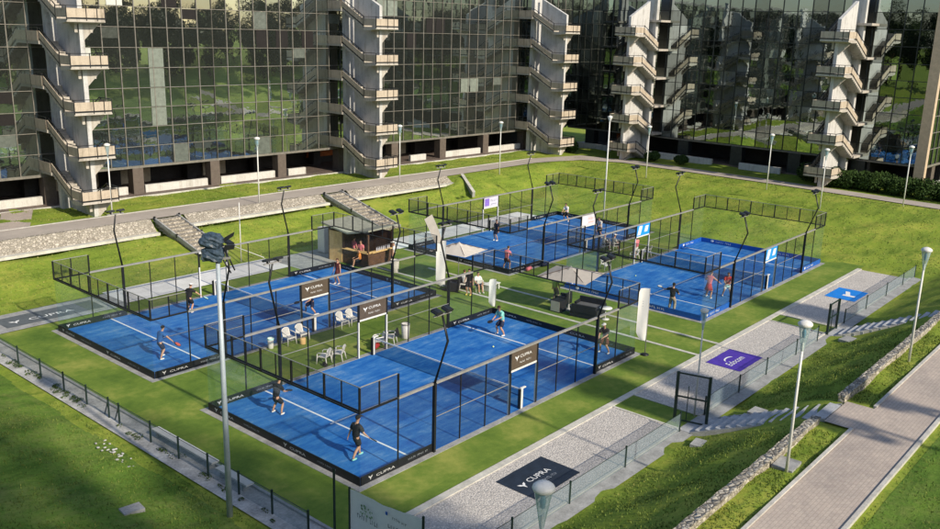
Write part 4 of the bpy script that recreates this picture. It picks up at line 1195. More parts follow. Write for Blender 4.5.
def person(x, y, rz, pose, shirt, bottom, hair, label, cap=None, long=False, shoes='cloth_white', height=1.76, z=None, skirt=False, sleeve=.85, group=None):
    P = POSES[pose]; sc = height / 1.76
    root = empty('person', (x, y, (h1(x, y) + .016) if z is None else z), rz, label, 'person', group)
    hz = P['hip']; le = P['lean']
    hip = Vector((0, -le * .35, hz)); 
    waist = hip + Vector((0, le * .3, .17)); chest = hip + Vector((0, le * 1.0, .40)); neck = hip + Vector((0, le * 1.35, .56)); 
    headb = neck + Vector((0, .03 + le * .2, .08)); headc = headb + Vector((0, .02, .10)); headt = headc + Vector((0, 0, .07))
    V = [hip, waist, chest, neck, headb, headc, headt]; E = [(i, i + 1) for i in range(6)]
    Rr = [(.145, .105), (.135, .10), (.165, .11), .062, .06, (.085, .098), (.072, .08)]
    sv = [hip + Vector((0, -.005, -.09)), waist, chest, neck + Vector((0, 0, .01))]; sE = [(0, 1), (1, 2), (2, 3)]; sR = [(.195, .155), (.185, .148), (.205, .15), (.085, .085)]
    bv = [hip + Vector((0, 0, .14)), hip + Vector((0, 0, -.02))]; bE = [(0, 1)]; bR = [(.172, .135), (.185, .15)]
    hands = {}; feet = []
    for s, f, kb, hd in ((-1, P['lf'], P['lk'], P['lh']), (1, P['rf'], P['rk'], P['rh'])):
        hj = hip + Vector((s * .095, 0, -.04)); an = Vector((f[0], f[1], f[2] + .085))
        if pose == 'sit': kn = Vector((s * .13, hip.y + .44, .50))
        else:
            mid = (hj + an) / 2; dist = (hj - an).length; bend = math.sqrt(max(0.0, .44 ** 2 - (dist / 2) ** 2))
            kn = mid + Vector((s * .03, 1, .12)).normalized() * min(bend, .3)
        b = len(V); toe = an + Vector((s * .02, .15, -.055)); heel = an + Vector((0, -.03, -.045))
        V += [hj, (hj + kn) / 2, kn, (kn + an) / 2 + Vector((0, -.015, .04)), an, toe]; Rr += [.10, .09, .064, .062, .042, .034]
        E += [(0, b), (b, b + 1), (b + 1, b + 2), (b + 2, b + 3), (b + 3, b + 4), (b + 4, b + 5)]
        feet.append((an, toe))
        b2 = len(bv)
        if long:
            bv += [hj, (hj + kn) / 2, kn, an + (kn - an) * .12]; bR += [.135, .122, .10, .085]; bE += [(1, b2), (b2, b2 + 1), (b2 + 1, b2 + 2), (b2 + 2, b2 + 3)]
        else:
            bv += [hj, (hj + kn) / 2, kn + (hj - kn) * .05]; bR += [.138, .132, .125]; bE += [(1, b2), (b2, b2 + 1), (b2 + 1, b2 + 2)]
        # arms
        sh = chest + Vector((s * .185, 0, .085)); wr = Vector(hd)
        mid = (sh + wr) / 2; dist = (sh - wr).length; bend = math.sqrt(max(0.0, .285 ** 2 - (dist / 2) ** 2))
        if dist > .57: wr = sh + (wr - sh) * (.565 / dist); mid = (sh + wr) / 2
        el = mid + Vector((s * .55, -.45, -.7)).normalized() * min(bend, .22)
        b = len(V); fd = (wr - el).normalized(); palm = wr + fd * .075
        V += [sh, el, wr, palm]; Rr += [.066, .048, .034, (.042, .024)]
        E += [(2, b), (b, b + 1), (b + 1, b + 2), (b + 2, b + 3)]
        side = fd.cross(Vector((0, 0, 1)));  side = side.normalized() if side.length > .1 else Vector((1, 0, 0))
        curl = side.cross(fd).normalized() * -1
        for q, (o_, ln) in enumerate(((-.030, .060), (-.010, .072), (.011, .068), (.030, .052))):
            k = len(V); root_f = palm + side * o_ + fd * .025
            V += [root_f, root_f + fd * ln * .55 + curl * .012, root_f + fd * ln * .8 + curl * .04]; Rr += [.0095, .009, .008]
            E += [(b + 3, k), (k, k + 1), (k + 1, k + 2)]
        k = len(V); tb = wr + fd * .03 - side * s * .035
        V += [tb, tb + fd * .035 - side * s * .022 + curl * .015]; Rr += [.011, .009]; E += [(b + 2, k), (k, k + 1)]
        hands[s] = (palm, fd, side)
        b3 = len(sv); cuff = sh + (el - sh) * (sleeve if sleeve <= 1 else 1)
        sv += [sh, cuff]; sR += [.105, .085]; sE += [(2, b3), (b3, b3 + 1)]
    # nose and ears belong to the body
    k = len(V); V += [headc + Vector((0, .105, -.012))]; Rr += [.014]; E += [(5, k)]
    for s in (-1, 1):
        k = len(V); V += [headc + Vector((s * .09, 0, -.01))]; Rr += [.02]; E += [(5, k)]
    mb = MB(); mb.add(*skin_mesh([tuple(v * sc) for v in V], E, [tuple(a * sc for a in r) if hasattr(r, '__len__') else r * sc for r in Rr]), 0, True)
    for s in (-1, 1): mb.ball(tuple((headc + Vector((s * .032, .088, .02))) * sc), .011 * sc, 6, 4, 1)
    mb.box(*(np.array([-.022, .022]) * sc), *(np.array([headc.y + .088, headc.y + .096]) * sc), *(np.array([headc.z - .052, headc.z - .044]) * sc), 2)
    mb.build('body', [MAT['skin'], MAT['hair_dark'], MAT['cloth_pink']], root)
    m = MB(); m.add(*skin_mesh([tuple(v * sc) for v in sv], sE, [tuple(a * sc for a in r) if hasattr(r, '__len__') else r * sc for r in sR]), 0, True); m.build('shirt', MAT[shirt], root)
    m = MB(); m.add(*skin_mesh([tuple(v * sc) for v in bv], bE, [tuple(a * sc for a in r) if hasattr(r, '__len__') else r * sc for r in bR]), 0, True)
    if skirt:
        m = MB(); m.lathe([(.15 * sc, (hz + .1) * sc), (.19 * sc, (hz - .08) * sc), (.26 * sc, (hz - .34) * sc), (.25 * sc, (hz - .34) * sc)], (0, hip.y * sc, 0), 14)
    m.build('trousers' if long else ('skirt' if skirt else 'shorts'), MAT[bottom], root)
    for an, toe in feet:
        m = MB(); c = (an + toe) / 2; m.ball((c.x * sc, (c.y + .0) * sc, (an.z - .045) * sc), (.05 * sc, .135 * sc, .045 * sc), 10, 6); m.build('shoe', MAT[shoes], root)
    m = MB(); hc = headc * sc
    m.ball((hc.x, hc.y - .018 * sc, hc.z + .035 * sc), (.095 * sc, .108 * sc, .088 * sc), 12, 8)
    m.v = [(a, b, max(c, hc.z - .03 * sc + (max(0, b - hc.y) * 1.1))) for a, b, c in m.v]
    m.build('hair', MAT[hair], root)
    if cap:
        m = MB(); m.ball((hc.x, hc.y - .005, hc.z + .06 * sc), (.102 * sc, .115 * sc, .07 * sc), 12, 6); m.box(-.07 * sc, .07 * sc, hc.y + .07 * sc, hc.y + .19 * sc, hc.z + .045 * sc, hc.z + .06 * sc); m.build('cap', MAT[cap], root)
    return root, hands, sc
def racket(root, hands, sc, side, mat, label, updir=None):
    palm, fd, sd = hands[side]
    M = root.matrix_basis
    d = (fd + Vector((0, 0, .15)) if updir is None else Vector(updir)).normalized()
    r = empty('padel_racket', tuple(M @ (palm * sc)), root.rotation_euler.z, label, 'racket', 'padel rackets held by the players')
    q = d.cross(Vector((0, 0, 1))); q = q.normalized() if q.length > .1 else Vector((1, 0, 0))
    nrm = q.cross(d).normalized()
    m = MB(); m.tube([tuple(d * -.05), tuple(d * .12)], .016, 8); m.build('grip', MAT['racket_black'], r)
    m = MB(); poly = [(.13 * math.cos(a), .155 * math.sin(a)) for a in np.linspace(0, 2 * math.pi, 17)[:-1]]
    m.prism(poly, tuple(d * .28 - nrm * .018), tuple(q), tuple(d), tuple(nrm), .036); m.build('face', MAT[mat], r)
    m = MB()
    ring = [tuple(d * .28 + q * (.135 * math.cos(a)) + d * (.16 * math.sin(a))) for a in np.linspace(0, 2 * math.pi, 17)]
    m.tube(ring, .02, 6, cap=False); m.build('rim', MAT['racket_black'], r)
PL = 'padel players on the courts'
R_ = [
 (1.84, 7.51, -90 + 10, 'ready', 'cloth_black', 'cloth_black', 'hair_dark', 'player in black at the left back of the front court', dict(shoes='cloth_white'), (1, 'racket_black', 'racket of the player left back on the front court')),
 (1.43, 1.80, -90, 'walk', 'cloth_black', 'cloth_black', 'hair_dark', 'player in black with a cap in the near corner of the front court', dict(shoes='cloth_teal', cap='cloth_black', height=1.84), (1, 'racket_black', 'racket of the capped player in the near corner')),
 (17.25, 7.09, 80, 'ready', 'cloth_teal', 'cloth_navy', 'hair_brown', 'player in a pale green shirt and dark shorts on the front court', dict(shoes='cloth_white', height=1.85), (1, 'racket_black', 'racket of the player in the pale green shirt')),
 (18.99, 1.25, 95, 'ready', 'cloth_black', 'cloth_maroon', 'hair_brown', 'player in a black shirt in the right corner of the front court', dict(shoes='cloth_white', height=1.82, cap='cloth_white'), (1, 'racket_black', 'racket of the player in the right corner')),
 (1.9, 17.25, -90, 'swing', 'cloth_blue', 'cloth_navy', 'hair_dark', 'player in a blue shirt swinging a red racket on the left court', dict(shoes='cloth_white'), (1, 'racket_red', 'red racket of the player in the blue shirt')),
 (7.16, 22.94, -70, 'swing', 'cloth_black', 'cloth_black', 'hair_brown', 'player in black with a white cap stretching on the left court', dict(cap='cloth_white'), (1, 'racket_mint', 'pale mint racket of the player with the white cap')),
 (12.04, 17.6, 90, 'wide', 'cloth_navy', 'cloth_navy', 'hair_dark', 'player crouching wide behind the brown sign of the left court', dict(shoes='cloth_white', long=False), (1, 'racket_black', 'racket of the crouching player')),
 (17.45, 21.4, 95, 'stand', 'cloth_maroon', 'cloth_maroon', 'hair_brown', 'player in a maroon dress at the far end of the left court', dict(skirt=True, sleeve=.15), (1, 'racket_black', 'racket of the player in maroon')),
 (35.2, 22.1, 80, 'stand', 'cloth_navy', 'cloth_navy', 'hair_dark', 'player in navy standing at the net of the rear court', dict(), None),
 (28.75, 15.9, -80, 'ready', 'cloth_pink', 'cloth_maroon', 'hair_brown', 'player with a pink top at the near corner of the rear court', dict(), (1, 'racket_black', 'racket of the player in the pink top')),
 (46.0, 22.6, 90, 'ready', 'cloth_white', 'cloth_black', 'hair_dark', 'player in white at the far end of the rear court', dict(), None),
 (42.6, 16.8, 85, 'ready', 'cloth_white', 'cloth_black', 'hair_brown', 'player in a white shirt and black shorts beside the pale sign', dict(height=1.86), None),
 (28.4, 2.3, -75, 'reach', 'cloth_black', 'cloth_khaki', 'hair_dark', 'player in a dark shirt and khaki trousers reaching out with a white racket', dict(long=True, height=1.84), (-1, 'flag_white', 'white racket held out on the blue-banded court')),
 (32.86, 2.0, -90, 'swing', 'cloth_pink', 'cloth_red', 'hair_brown', 'player in pink and red on the blue-banded court', dict(skirt=True, sleeve=.1, height=1.82), None),
 (34.1, 1.3, 120, 'ready', 'cloth_red', 'cloth_white', 'hair_brown', 'player in a red shirt crouched near the gravel side of the blue-banded court', dict(), (1, 'racket_mint', 'racket of the crouched player in the red shirt')),
]
for x, y, rz, pose, sh, bo, hr, lab, kw, rk in R_:
    pr, hd, sc = person(x, y, R(rz), pose, sh, bo, hr, lab, group=PL, **kw)
    bpy.context.view_layer.update()
    if rk: racket(pr, hd, sc, rk[0], rk[1], rk[2])
SP = 'spectators around the kiosk and umbrellas'
for x, y, rz, pose, sh, bo, hr, lab, kw in (
 (22.1, 24.2, 100, 'stand', 'cloth_pink', 'cloth_black', 'hair_brown', 'person in a pink top at the kiosk counter', {}),
 (21.5, 23.7, 60, 'sit', 'cloth_orange', 'cloth_black', 'hair_dark', 'person in an orange top seated in front of the kiosk', {}),
 (22.4, 25.3, -100, 'stand', 'cloth_pink', 'cloth_khaki', 'hair_brown', 'person behind the plywood panel of the kiosk', {}),
 (23.6, 22.3, 40, 'stand', 'cloth_white', 'cloth_black', 'hair_dark', 'person in a white top right of the kiosk', {'cap': 'cloth_white'}),
 (21.85, 13.5, 100, 'stand', 'cloth_black', 'cloth_black', 'hair_dark', 'person in black standing by the seats under the beige umbrella', {'long': False, 'shoes': 'cloth_yellow'}),
 (22.6, 14.6, -60, 'sit', 'cloth_white', 'cloth_black', 'hair_brown', 'person in a white top seated near the beach flag', {}),
 (22.9, 13.7, 160, 'sit', 'cloth_white', 'cloth_navy', 'hair_dark', 'person in white seated right of the group near the beach flag', {}),
 (24.8, 8.75, -100, 'stand', 'cloth_lime', 'cloth_khaki', 'hair_brown', 'person in a lime green shirt beside the black sofas', {'long': True}),
 (39.0, 14.1, -120, 'sit', 'cloth_white', 'cloth_black', 'hair_dark', 'person in white seated between the rear and blue-banded courts', {'cap': 'cloth_white'}),
 (39.5, 13.5, -120, 'sit', 'cloth_white', 'cloth_black', 'hair_brown', 'second seated person in white, closer to the blue entrance sign', {'cap': 'cloth_white'}),
 (38.6, 10.9, 0, 'stand', 'cloth_pink', 'cloth_white', 'hair_brown', 'person standing at the far entrance of the blue-banded court', {}),
):
    person(x, y, R(rz), pose, sh, bo, hr, lab, group=SP, **kw)
m = MB(); m.ball((0, 0, .035), .05, 8, 6); o = m.build('padel_ball', MAT['ball_yellow']); o.location = (15.35, 6.1, .012); tag(o, 'yellow ball lying on the front court before the player in green', 'ball')
m = MB(); m.ball((0, 0, .035), .045, 8, 6); o = m.build('padel_ball', MAT['ball_yellow']); o.location = (34.0, 8.2, .012); tag(o, 'small ball on the blue-banded court', 'ball')

# ------------------------------------------------------------------ furniture
def make_chair():
    root = empty('plastic_chair', (0, 0, 0))
    m = MB(); m.box(-.24, .24, -.22, .24, .40, .43); m.box(-.24, .24, .22, .25, .36, .42); m.build('seat', MAT['white_plastic'], root)
    m = MB(); n = 9
    # rounded back with vertical slots
    for i in range(n):
        a = -.22 + .44 * i / (n - 1); top = .86 - .16 * (a / .22) ** 2 * .6
        m.beam((a, -.21, .42), (a * 1.02, -.30, top), .036 if i not in (0, n - 1) else .05, .02)
    pts = [(-.245 * math.cos(t), -.30, .70 + .17 * math.sin(t)) for t in np.linspace(0, math.pi, 11)]
    m.tube(pts, .026, 6); m.build('backrest', MAT['white_plastic'], root)
    for s in (-1, 1):
        m = MB(); m.tube([(s * .26, -.28, .68), (s * .29, -.05, .66), (s * .29, .18, .64), (s * .28, .24, .58)], .027, 6); m.build('armrest', MAT['white_plastic'], root)
        m = MB(); m.tube([(s * .28, .24, .60), (s * .27, .27, .3), (s * .29, .29, 0)], [.028, .03, .024], 6); m.build('leg', MAT['white_plastic'], root)
        m = MB(); m.tube([(s * .25, -.23, .42), (s * .28, -.31, 0)], [.03, .024], 6); m.build('leg', MAT['white_plastic'], root)
    return root
ch0 = make_chair()
chairs = [(7.85, 14.35, 180, 'left chair of the pair by the striped bin under the left court'), (8.75, 14.35, 180, 'right chair of the pair by the striped bin under the left court'),
          (11.75, 14.45, 180, 'left chair of the pair beside the brown sign of the left court'), (12.5, 14.45, 180, 'right chair of the pair beside the brown sign of the left court'),
          (7.3, 10.75, 20, 'left chair of the pair facing away beside the front court'), (8.15, 10.6, 30, 'right chair of the pair facing away beside the front court'),
          (10.9, 10.5, 60, 'chair nearest the net post of the front court, with a red bag'), (11.75, 10.45, 30, 'chair with a dark jacket over its back beside the white bin'),
          (38.1, 10.75, 10, 'chair left of the blue far entrance sign'), (39.8, 10.6, 30, 'chair right of the blue far entrance sign'),
          (33.9, 10.7, 160, 'lone chair by the mesh between the umbrellas and blue-banded court'), (39.1, 14.0, 60, 'chair under the first seated person in white'),
          (39.55, 13.4, 60, 'chair under the second seated person in white'), (22.65, 14.6, 120, 'chair under the seated person near the beach flag'), (22.95, 13.7, -20, 'chair under the person in white right of the flag group')]
for i, (x, y, rz, lab) in enumerate(chairs):
    c = ch0 if i == 0 else copy_tree(ch0)
    c.location = (x, y, .012); c.rotation_euler = (0, 0, R(rz)); tag(c, 'white plastic ' + lab if not lab.startswith('lone') else 'lone white plastic ' + lab[5:], 'chair', 'white plastic chairs around the courts')
def draped(x, y, z, mat, label, rz=0, name='jacket'):
    m = MB(); n = 8; vs = []; fs = []
    for i in range(n + 1):
        for j in range(7):
            t = i / n; s = j / 6 - .5
            yy = -.05 + .12 * math.cos(t * math.pi * 1.0) ; zz = .1 * math.sin(t * math.pi) - .34 * abs(t - .5) * 2
            vs.append((s * .48 + .02 * math.sin(7 * t + j), yy * .8 + .02 * math.sin(j * 2.1), zz + .015 * math.sin(5 * j)))
    for i in range(n):
        for j in range(6):
            a = i * 7 + j; fs.append((a, a + 7, a + 8, a + 1))
    m.add(vs, fs, 0, True); o = m.build(name, MAT[mat]); o.location = (x, y, z); o.rotation_euler = (0, 0, R(rz)); tag(o, label, 'jacket')
draped(11.9, 10.2, .84, 'cloth_black', 'dark jacket hanging over the chair beside the white bin', 30)
draped(11.15, 10.3, .8, 'cloth_navy', 'navy jacket hanging over the chair nearest the net post', 60)
def bag(x, y, mat, label, rz=0, s=1):
    root = empty('sports_bag', (x, y, .012), R(rz), label, 'bag')
    m = MB(); pts = [(-.3 * s, 0, .16 * s), (-.26 * s, 0, .16 * s), (.26 * s, 0, .16 * s), (.3 * s, 0, .16 * s)]; m.tube(pts, [.09 * s, .15 * s, .15 * s, .09 * s], 10); m.build('body', MAT[mat], root)
    m = MB(); m.tube([(-.15 * s, 0, .3 * s), (-.08 * s, 0, .42 * s), (.08 * s, 0, .42 * s), (.15 * s, 0, .3 * s)], .018 * s, 6); m.build('handle', MAT['cloth_black'], root)
bag(10.6, 10.45, 'cloth_red', 'red and black bag on the turf beside the front court net', 20)
bag(29.6, 14.5, 'cloth_pink', 'pink bag on the turf at the near side of the rear court', 10)
bag(31.4, 14.4, 'cloth_navy', 'navy bag on the turf at the near side of the rear court', -10)
bag(7.1, 10.45, 'cloth_black', 'small black bag on the chair pair facing away', 70, .6)
def bin_(x, y, mat, mat2, hh, r, label):
    root = empty('round_bin', (x, y, .012), 0, label, 'bin')
    m = MB(); m.lathe([(r * .8, 0), (r * .85, .03), (r, hh), (r * .93, hh), (r * .8, .06), (0, .06)], n=14); m.build('body', MAT[mat], root)
    m = MB(); m.lathe([(r * 1.05, hh - .05), (r * 1.08, hh), (r * 1.0, hh + .03)], n=14); m.build('rim', MAT[mat2], root)
bin_(13.0, 10.55, 'white_plastic', 'grey_rail', .85, .24, 'white bin between the chairs and the mesh of the front court')
bin_(6.75, 14.5, 'white_plastic', 'racket_mint', .55, .17, 'small striped bin left of the white chair pair')
m = MB(); m.lathe([(.16, .0), (.17, .28), (.15, .33), (.0, .33)], n=10); o = m.build('ball_bucket', MAT['plywood']); o.location = (8.4, 13.85, .012); tag(o, 'small tan bucket in front of the white chair pair', 'bucket')
root = empty('notice_board', (14.2, 14.2, .012), 0, 'small white notice board on the turf between the front and left courts', 'notice board')
m = MB(); m.box(-.18, .18, -.02, .02, .55, 1.0); m.build('board', MAT['white_plastic'], root)
m = MB(); m.box(-.02, .02, -.015, .015, 0, .55); m.build('leg', MAT['grey_rail'], root)

def umbrella(x, y, rz, side, hh, label):
    root = empty('beige_umbrella', (x, y, .012), R(rz), label, 'umbrella', 'square beige garden umbrellas')
    m = MB(); s = side / 2; n = 8; vs = []; fs = []
    for i in range(n + 1):
        for j in range(n + 1):
            a = i / n * 2 - 1; b = j / n * 2 - 1; k = max(abs(a), abs(b))
            sag = -.05 * math.sin(k * math.pi) * (1 - abs(abs(a) - abs(b)))
            vs.append((a * s, b * s, hh + .55 * (1 - k) + sag))
    for i in range(n):
        for j in range(n):
            q = i * (n + 1) + j; fs.append((q, q + n + 1, q + n + 2, q + 1))
    m.add(vs, fs); m.build('canopy', MAT['canvas_beige'], root)
    m = MB(); m.tube([(0, 0, 0), (0, 0, hh + .58)], .03, 8); m.build('pole', MAT['grey_rail'], root)
    for sx_, sy_ in ((1, 1), (1, -1), (-1, 1), (-1, -1)):
        m = MB(); m.beam((0, 0, hh + .5), (sx_ * s * .98, sy_ * s * .98, hh - .02), .025); m.build('rib', MAT['wood_brown'], root)
    m = MB(); m.lathe([(.35, 0), (.35, .06), (.06, .1), (.05, .35), (0, .35)], n=12); m.build('base', MAT['concrete_grey'], root)
umbrella(24.0, 7.1, 12, 3.3, 2.25, 'square beige umbrella over the black sofas')
umbrella(23.7, 16.1, 8, 2.9, 2.25, 'square beige umbrella right of the tilted beige flag')
def flag(x, y, w, z0, hh, rz, label, mat='flag_white', upper=None, base=True):
    root = empty('beach_flag', (x, y, .012), R(rz), label, 'flag')
    m = MB(); m.tube([(0, 0, 0), (0, 0, z0 + hh + .02)], [.03, .018], 6); m.build('mast', MAT['grey_rail'], root)
    m = MB(); n = 14; vs = []; fs = []
    for i in range(n + 1):
        t = i / n; ww = w * (1 if t > .12 else .55 + .45 * t / .12) * (1 if t < .93 else 1 - (t - .93) * 2)
        for j in range(5):
            s = j / 4; vs.append((.02 + ww * s, .05 * math.sin(3 * t + 4 * s), z0 + hh * t))
    for i in range(n):
        for j in range(4):
            q = i * 5 + j; fs.append((q, q + 1, q + 6, q + 5))
    m.add(vs, fs, 0, True); fo = m.build('flag_cloth', MAT[mat], root)
    m = MB()
    rr = random.Random(int(x * 10))
    t = smallprint(9, int(x)); m.put([(a, b) for a, b in t[0]] and t, (w * .62, -.035, z0 + hh * .35), (0, 0, hh * .42 / twidth(t)), (-w * .3, 0, 0)); m.build('lettering', MAT['lettering_grey'], fo)
    if upper:
        m = MB(); m.prism(upper, (0, 0, 0), (1, 0, 0), (0, 0, 1), (0, 1, 0), .02); m.build('upper_panel', MAT['canvas_beige'], root)
    if base:
        m = MB(); m.lathe([(.22, 0), (.22, .05), (.05, .09), (0, .09)], n=12); m.build('base', MAT['black_steel'], root)
flag(20.28, -.5, .54, .85, 2.9, -52 + 180, 'tall white feather flag on the turf beside the gravel kerb')
flag(20.7, 10.35, .4, .2, 1.75, -52 + 180, 'short white flag behind the far corner of the front court', base=False)
flag(21.6, 15.4, .62, .25, 3.1, -52 + 180, 'white flag with a tilted beige panel above it', upper=[(-.35 + .55, 3.2), (.62 + .1, 3.2), (1.45, 4.75), (.95, 5.1), (.55, 4.2)])

def sofa(x, y, rz, w, label):
    root = empty('wicker_sofa', (x, y, .012), R(rz), label, 'sofa', 'black wicker sofas under the umbrella')
    m = MB(); m.box(-w / 2, w / 2, -.38, .38, .05, .34); m.box(-w / 2, w / 2, -.42, -.28, .34, .82); m.build('frame', MAT['wicker_black'], root)
    for s in (-1, 1):
        m = MB(); m.box(s * w / 2 - .07, s * w / 2 + .07, -.4, .38, .05, .6); m.build('armrest', MAT['wicker_black'], root)
    m = MB(); m.box(-w / 2 + .09, w / 2 - .09, -.26, .36, .35, .47); m.build('seat_cushion', MAT['cushion_grey'], root)
sofa(24.6, 5.9, 100, 1.7, 'black wicker sofa farthest back under the umbrella')
sofa(23.5, 5.5, -80, 1.6, 'black wicker sofa facing it, closer to the front court')
sofa(24.7, 8.0, 10, .8, 'black wicker armchair next to the person in lime green')
root = empty('wicker_cube', (23.3, 7.4, .012), 0, 'black wicker box table with a tan side left of the sofas', 'side table')
m = MB(); m.box(-.35, .35, -.35, .35, 0, .72); m.build('body', MAT['wicker_black'], root); m = MB(); m.box(-.36, -.352, -.33, .33, .05, .7); m.build('side_panel', MAT['canvas_beige'], root)
root = empty('round_table', (24.0, 4.4, .012), 0, 'small round white table right of the black sofas', 'table')
m = MB(); m.lathe([(0, .70), (.4, .70), (.4, .73), (0, .73)], n=16); m.build('top', MAT['white_plastic'], root); m = MB(); m.tube([(0, 0, 0), (0, 0, .7)], .03, 8); m.lathe([(.25, 0), (.25, .03), (0, .05)], n=12); m.build('pedestal', MAT['white_plastic'], root)
root = empty('low_table', (23.9, 13.3, .012), 0, 'low white table beside the group under the beige umbrella', 'table')
m = MB(); m.box(-.6, .6, -.3, .3, .4, .44); m.build('top', MAT['white_plastic'], root)
for a in (-.5, .5):
    m = MB(); m.box(a - .04, a + .04, -.25, .25, 0, .4); m.build('leg', MAT['white_plastic'], root)
for x, y, rz, lab in ((22.0, 15.0, 30, 'black lounge seat left of the seated group'), (23.1, 14.9, 200, 'black lounge seat behind the seated group')):
    sofa(x, y, rz, .9, lab)
bin_(22.3, 20.9, 'canvas_beige', 'black_steel', .9, .32, 'beige round bin right of the kiosk')

# kiosk
root = empty('bar_kiosk', (21.6, 22.9, .012), R(4), 'wooden bar kiosk with plywood panel and two sloping grey roofs', 'kiosk')
m = MB(); m.box(-.02, .06, 2.6, 3.9, 0, 2.25); m.build('plywood_panel', MAT['plywood'], root)
m = MB(); m.box(2.6, 2.7, 0, 4.0, 0, 2.3); m.box(.05, 2.6, 3.9, 4.0, 0, 2.3); m.build('wall', MAT['wood_brown'], root)
m = MB(); m.box(0, .12, .1, 2.5, 0, 1.05); m.box(.12, 2.5, 0, .12, 0, 1.05); m.build('counter', MAT['wood_brown'], root)
m = MB(); m.box(-.1, .35, .0, 2.55, 1.05, 1.1); m.box(.35, 2.6, -.12, .3, 1.05, 1.1); m.build('counter_top', MAT['plywood'], root)
for x, y in ((.05, .05), (2.6, .05), (.05, 2.5), (.05, 3.95)):
    m = MB(); m.box(x - .06, x + .06, y - .06, y + .06, 1.1 if y < 3 and x < 1 and y > .06 else 0, 2.45); m.build('post', MAT['wood_brown'], root)
m = MB(); m.prism([(4.35, 2.74), (4.35, 2.86), (1.7, 2.44), (1.7, 2.32)], (-.4, 0, 0), (0, 1, 0), (0, 0, 1), (1, 0, 0), 3.2); m.build('roof', MAT['roof_felt'], root)
m = MB(); m.prism([(1.69, 2.32), (1.69, 2.44), (-.4, 2.9), (-.4, 2.78)], (-.4, 0, 0), (0, 1, 0), (0, 0, 1), (1, 0, 0), 3.2); m.build('roof', MAT['roof_felt'], root)
m = MB()
for i in range(9): m.lathe([(.035, 0), (.035, .18), (.012, .22), (.012, .3)], (1.0 + .17 * i, .1, 1.1), 6)
m.build('bottles', MAT['sign_pale'], root)
root = empty('white_cabinet', (22.5, 28.75, .014), 0, 'tall white cabinet standing left of the kiosk', 'cabinet')
m = MB(); m.box(-.35, .35, -.4, .4, .05, 1.95); m.build('body', MAT['white_paint'], root); m = MB(); m.box(-.37, -.352, -.36, .36, .12, 1.9); m.build('door', MAT['white_plastic'], root)

# ------------------------------------------------------------------ planting
def leaf_cloud(centers, per, size, seed, squash=1.0):
    r = np.random.default_rng(seed); V = []; F = []
    n = 0
    for (cx, cy, cz, rx, ry, rz_) in centers:
        d = r.normal(size=(per, 3)); d /= np.linalg.norm(d, axis=1)[:, None]
        rad = r.uniform(.55, 1.06, (per, 1)) ** .6
        p = d * rad * np.array([rx, ry, rz_]) + np.array([cx, cy, cz])
        a = r.normal(size=(per, 3)); a /= np.linalg.norm(a, axis=1)[:, None]
        b = np.cross(a, d + r.normal(size=(per, 3)) * .6); b /= np.linalg.norm(b, axis=1)[:, None] + 1e-6
        s = r.uniform(.6, 1.3, (per, 1)) * size
        q = np.stack([p - a * s, p + b * s * .6, p + a * s, p - b * s * .6], 1).reshape(-1, 3)
        V.append(q); F.append(np.arange(len(q)).reshape(-1, 4) + n); n += len(q)
    return np.concatenate(V), np.concatenate(F)
def cloud_obj(name, V, F, mat, parent=None):
    me = bpy.data.meshes.new(name); me.from_pydata(V.tolist(), [], F.tolist()); me.materials.append(mat)
    o = bpy.data.objects.new(name, me); COL.objects.link(o)
    if parent: o.parent = parent
    return o
# hedge along facade 2
cs = []
rr = random.Random(5)
for i in range(70):
    t = i / 69; x = 74.6 - t * 1.9 + rr.uniform(-.9, .9); y = 11.5 - t * 18.5 + rr.uniform(-.3, .3)
    cs.append((x, y, Z0 + .75 + rr.uniform(-.15, .3), rr.uniform(.9, 1.3), rr.uniform(.7, 1.1), rr.uniform(.7, 1.05)))
hd = empty('hedge', (73.5, 3, Z0), 0, 'long dark green hedge in front of the right facade', 'hedge')
V, F = leaf_cloud(cs, 420, .11, 1); o = cloud_obj('foliage', V - np.array([73.5, 3, Z0]), F, MAT['hedge_leaves'], hd)
m = MB()
for (x, y, z, *_r) in cs[::2]: m.tube([(x - 73.5, y - 3, -.1), (x - 73.5 + .1, y - 3, .6)], [.04, .02], 5)
m.build('stems', MAT['wood_brown'], hd)
for cx, cy, s, lab in ((73.2, 41.2, 1.2, 'round dark bush right of the inner corner stair tower'), (74.6, 30.0, .9, 'dark bush at the foot of the stair tower right of the inner corner'),
                       (75.0, 26.5, .8, 'small dark bush along the facade right of the inner corner'), (76, 12.0, .9, 'bush at the foot of the sunlit stair tower')):
    cs = [(rr.uniform(-s, s) * .6, rr.uniform(-s, s) * .6, s * .5 + rr.uniform(0, s * .3), s * .6, s * .6, s * .5) for _ in range(9)]
    V, F = leaf_cloud(cs, 380, .10, int(cx * 7 + cy)); b = empty('bush', (cx, cy, Z0), 0, lab, 'bush')
    cloud_obj('foliage', V, F, MAT['hedge_leaves'], b); m = MB(); m.tube([(0, 0, -.1), (.05, 0, s * .5)], [.05, .02], 5); m.build('stem', MAT['wood_brown'], b)
